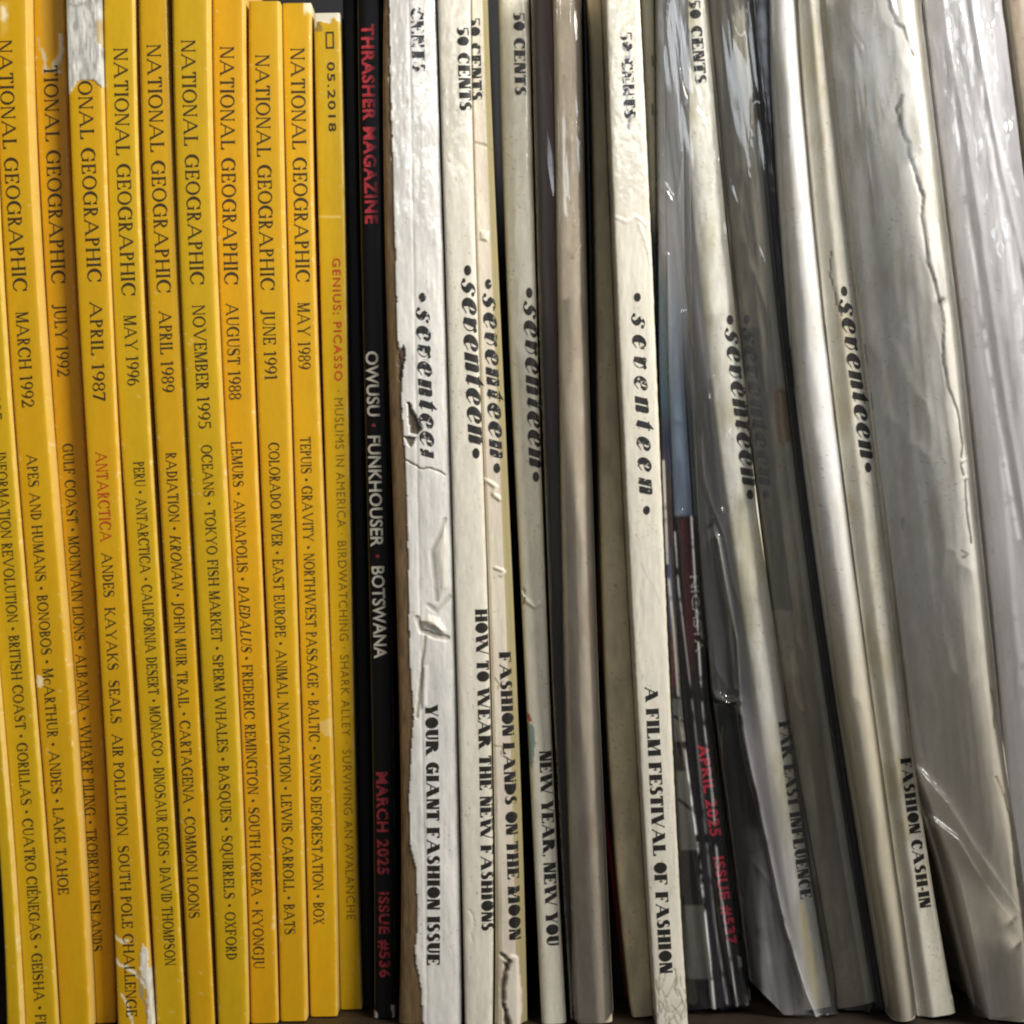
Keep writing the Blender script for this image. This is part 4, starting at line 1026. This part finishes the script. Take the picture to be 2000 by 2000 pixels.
# ------------------------------------------------------------------ plastic sleeves
def sleeve(label, Lp, Rp, ks, y, top, bot, mat, seed, wr=0.6, bulge=(1.2, 2.2), flap=4, ridges=(), step=5, crink=0.0, milk=None, seams=(), botfn=None):
    """a bag of clear film: a wrinkled front that wraps round the spine and runs back along both sides"""
    Lf = curve(Lp, ks); Rf = curve(Rp, ks)
    nv = int((bot - top) / step)
    wpx = float(np.mean(Rf(YK) - Lf(YK)))
    nu = int(np.clip(wpx / 2.2, 14, 110))
    u = np.linspace(0, 1, nu + 1); v = np.linspace(top, bot, nv + 1)
    U, Vv = np.meshgrid(u, v)
    if botfn is not None: Vv = top + (Vv - top) / (bot - top) * (botfn(U) - top)
    L = Lf(Vv); R = Rf(Vv)
    px = L + (R - L) * U; py = Vv - 0.10 * (U - 0.5) * (R - L)
    y0 = (y[0] + (y[1] - y[0]) * Vv / 2000) * 1e-3
    t = np.abs(2 * U - 1)
    b_, n_ = bulge
    Y = y0 + 1e-3 * b_ * (1 - np.power(np.maximum(1 - t ** n_, 0), 1 / n_))
    lean = px - 0.11 * py
    w = (fbm(lean / 26, py / 420, seed, 3) - 0.5) * 2 * wr + (fbm(lean / 9, py / 260, seed + 1, 2) - 0.5) * wr * 0.30
    tw = fbm(lean / 60 + py / 420, py / 330 - lean / 120, seed + 2, 2)
    w = w - wr * 0.5 * np.power(1 - np.abs(2 * tw - 1), 14)          # sharp folds across
    if crink: w = w + crink * (1 - sstep(250, 1100, py)) * (fbm(lean / 22 + py / 300, py / 105, seed + 3, 3) - 0.5) * 2
    Y = Y + 1e-3 * w
    for pts, wd, h in ridges:
        d = line_dist(px, py, pts)
        Y = Y - 1e-3 * h * np.exp(-(d / wd) ** 2)
    k = (D + y0) / D
    X = (px - 1000) * S * k; Z = ZC - (py - 1000) * S * k
    Z = np.maximum(Z, 0.0006)
    nb = 3
    cols = nu + 1 + 2 * nb
    A = np.zeros((nv + 1, cols, 3))
    A[:, nb:nb + nu + 1] = np.stack([X, Y, Z], -1)
    for j in range(nb):
        fr = (nb - j) / nb
        A[:, j] = np.stack([X[:, 0], Y[:, 0] + flap * 1e-3 * fr, Z[:, 0]], -1)
        A[:, cols - 1 - j] = np.stack([X[:, -1], Y[:, -1] + flap * 1e-3 * fr, Z[:, -1]], -1)
    base = Vector((float(np.mean(X[-1])), float(np.mean(Y[-1])), float(np.min(Z))))
    idx = np.arange((nv + 1) * cols).reshape(nv + 1, cols)
    faces = np.stack([idx[:-1, :-1], idx[1:, :-1], idx[1:, 1:], idx[:-1, 1:]], -1).reshape(-1, 4)
    me = mesh_np('plastic_sleeve', A.reshape(-1, 3) - np.array(base), faces)
    MK = np.ones((nv + 1, cols))
    core = np.ones_like(px) if milk is None else milk(U, px, py)
    for pts, wd, mv in seams:       # bright lines on seams and folds, painted as cloudier film
        br = sstep(0.25, 0.5, fbm(py / 26, px / 40, seed + 9))
        core = core + mv * np.exp(-(line_dist(px, py, pts) / wd) ** 2) * br
    MK[:, nb:nb + nu + 1] = core; MK[:, :nb] = 0.25; MK[:, nb + nu + 1:] = 0.5
    at = me.attributes.new('Milk', 'FLOAT', 'POINT'); at.data.foreach_set('value', MK.ravel())
    o = link('plastic_sleeve', me, mat)
    o.location = base
    o['label'] = label; o['category'] = 'plastic sleeve'; o['group'] = 'clear plastic sleeves round the magazines'
    return o

sleeve('narrow clear sleeve round the blank brownish magazine and the maroon one beside it', [1038, 1056, 1080, 1116], [1135, 1150, 1170, 1200], [0, 700, 1350, 2000], (0.8, -8.0), -70, 1990, FILM, 201, 0.35, (2.0, 2.6),
       ridges=[([(1086, -50), (1092, 400), (1098, 800), (1108, 1400), (1128, 2000)], 4, 1.4), ([(1112, -50), (1118, 300), (1124, 560)], 4, 1.2)])
sleeve('clear sleeve with bright streaks round the black magazine with April lettering', [1285, 1288, 1306, 1340], [1346, 1354, 1384, 1474], [0, 700, 1350, 2000], (0.6, 4.2), -70, 1968, FILM, 205, 0.6, (1.6, 2.4), step=3, milk=lambda u, x, y: 0.35 + 6.5 * (1 - sstep(400, 850, y)), seams=[([(1296, 900), (1304, 1100), (1316, 1230), (1328, 1400), (1341, 1500), (1362, 1650), (1376, 1780), (1388, 1900), (1394, 1975)], 2.4, 44), ([(1318, 1040), (1326, 1150), (1344, 1300), (1356, 1400), (1372, 1560), (1396, 1800), (1420, 1960)], 1.8, 16), ([(1350, 1010), (1366, 1280), (1374, 1400), (1392, 1560), (1404, 1720), (1430, 1900), (1440, 1966)], 1.8, 20)],
       ridges=[([(1302, 500), (1312, 1000), (1326, 1300), (1340, 1500), (1360, 1660), (1388, 1900), (1396, 1975)], 3, 1.6), ([(1330, 1000), (1352, 1300), (1378, 1550), (1410, 1800), (1440, 1970)], 3, 1.3)])
RID = [(1352, 700), (1396, 1020), (1424, 1200), (1440, 1370), (1456, 1460), (1478, 1560), (1500, 1660), (1530, 1800), (1570, 1930), (1600, 2000)]
def milk_loose(u, x, y):
    r = np.interp(y, [p[1] for p in RID], [p[0] for p in RID])
    w7 = np.interp(y, [0, 400, 700, 1000, 1350, 1600, 2000], [1322, 1345, 1380, 1425, 1485, 1520, 1600])
    free = 1 - sstep(-6, 22, x - w7)
    left = (1 - sstep(-3, 3, x - r)) * sstep(1340, 1400, y)
    m = 0.04 + free * (0.55 + 0.6 * (1 - sstep(200, 900, y)))
    m = m * (1 + 0.9 * sstep(1380, 1480, y) * (1 - left)) * (1 - 0.75 * left) + 1.15 * left * sstep(0, 14, x - (1475 + (y - 1640) * 0.03)) * sstep(1600, 1760, y)
    return m + 0.45 * sstep(0, 4, x - r) * (1 - sstep(10, 60, x - r)) * sstep(1340, 1400, y)
sleeve('loose cloudy sleeve hanging open at the left of the magazine lettered far east influence', [1300, 1342, 1362, 1392, 1470], [1384, 1452, 1480, 1533, 1640], [0, 700, 1000, 1350, 1950], (0.8, 1.0), -70, 1985, FILM_GREY, 211, 0.8, (2.0, 2.0), flap=5, step=4, milk=milk_loose, botfn=lambda u: 1908 + 110 * np.clip(u / 0.55, 0, 1), seams=[([(1396, 1020), (1424, 1200), (1440, 1370), (1456, 1460), (1478, 1560), (1500, 1660), (1530, 1800), (1570, 1930), (1600, 2000)], 3, 1.6), ([(1476, 1630), (1486, 1760), (1500, 1900)], 16, 0.5)],
       ridges=[([(1400, 1050), (1436, 1250), (1444, 1380), (1456, 1460), (1478, 1560), (1500, 1660), (1530, 1800), (1570, 1930), (1600, 2000)], 4, 2.2), ([(1398, 1362), (1420, 1372), (1442, 1366)], 6, 2.5), ([(1395, 1018), (1410, 998)], 3, 1.8),
               ([(1392, 740), (1420, 960), (1460, 1180), (1486, 1340)], 3, 1.5)])
sleeve('sleeve round the blotched grey brown magazine and the navy one', [1382, 1449, 1531, 1634], [1506, 1553, 1640, 1745], [0, 700, 1350, 2000], (6, 5.5), -70, 1975, FILM, 221, 0.45, (2.6, 2.4),
       ridges=[([(1470, 0), (1500, 260), (1520, 420), (1552, 700)], 3, 1.5), ([(1690, 1985), (1700, 1960)], 4, 2.0)])
sleeve('smooth sleeve round the silvery rounded magazine', [1508, 1555, 1643, 1750], [1562, 1625, 1708, 1799], [0, 700, 1350, 2000], (0.2, -5.8), -70, 1990, FILM, 231, 0.35, (4.6, 2.0))
sleeve('wide sleeve flaring to the right round the thick cracked magazine', [1606, 1690, 1772, 1788, 1846, 1915], [1806, 1890, 1957, 1972, 2005, 2040], [0, 700, 1350, 1500, 1700, 2000], (-4.0, -7.5), -70, 1985, FILM_SOFT, 241, 0.35, (6, 3.0), milk=lambda u, x, y: 1.0 + 3.0 * sstep(1380, 1480, y) * (1 - sstep(20, 80, x - np.interp(y, [1350, 1500, 1700, 2000], [1772, 1788, 1846, 1915]))), seams=[([(1795, 1505), (1850, 1570), (1900, 1650), (1990, 1780)], 6, 8), ([(1806, 1590), (1870, 1640), (1930, 1740), (2000, 1830)], 5, 7), ([(1625, 0), (1650, 300), (1700, 700), (1776, 1320), (1800, 1480)], 4, 8)],
       ridges=[([(1806, 300), (1822, 420), (1846, 490), (1858, 560)], 7, 2.5), ([(1795, 1505), (1850, 1570), (1900, 1650), (1990, 1780)], 5, 2.2), ([(1806, 1590), (1870, 1640), (1930, 1740), (2000, 1830)], 5, 1.6)])
sleeve('crinkled sleeve with white glints at the far right', [1812, 1896, 1960, 1994], [1962, 2052, 2122, 2162], [0, 700, 1350, 2000], (2.2, 2.2), -70, 1985, FILM_MILK, 251, 0.45, (3, 2.2), crink=0.75, step=3, milk=lambda u, x, y: 0.7 + 0.7 * u, seams=[([(1842, -40), (1856, 100), (1890, 420), (1930, 700), (1990, 1050)], 4, 1.6), ([(1905, -40), (1930, 240), (1975, 520), (2010, 760)], 6, 1.2), ([(1876, -20), (1900, 120), (1944, 260), (1990, 380)], 4, 1.0), ([(1960, 900), (1984, 1200), (2005, 1400)], 7, 0.9)],
       ridges=[([(1834, -80), (1850, 60), (1880, 230), (1910, 420), (1950, 700), (2000, 1000), (2050, 1300)], 7, 0.9), ([(1886, -80), (1910, 90), (1950, 300), (2010, 560), (2080, 800)], 6, 0.8)])
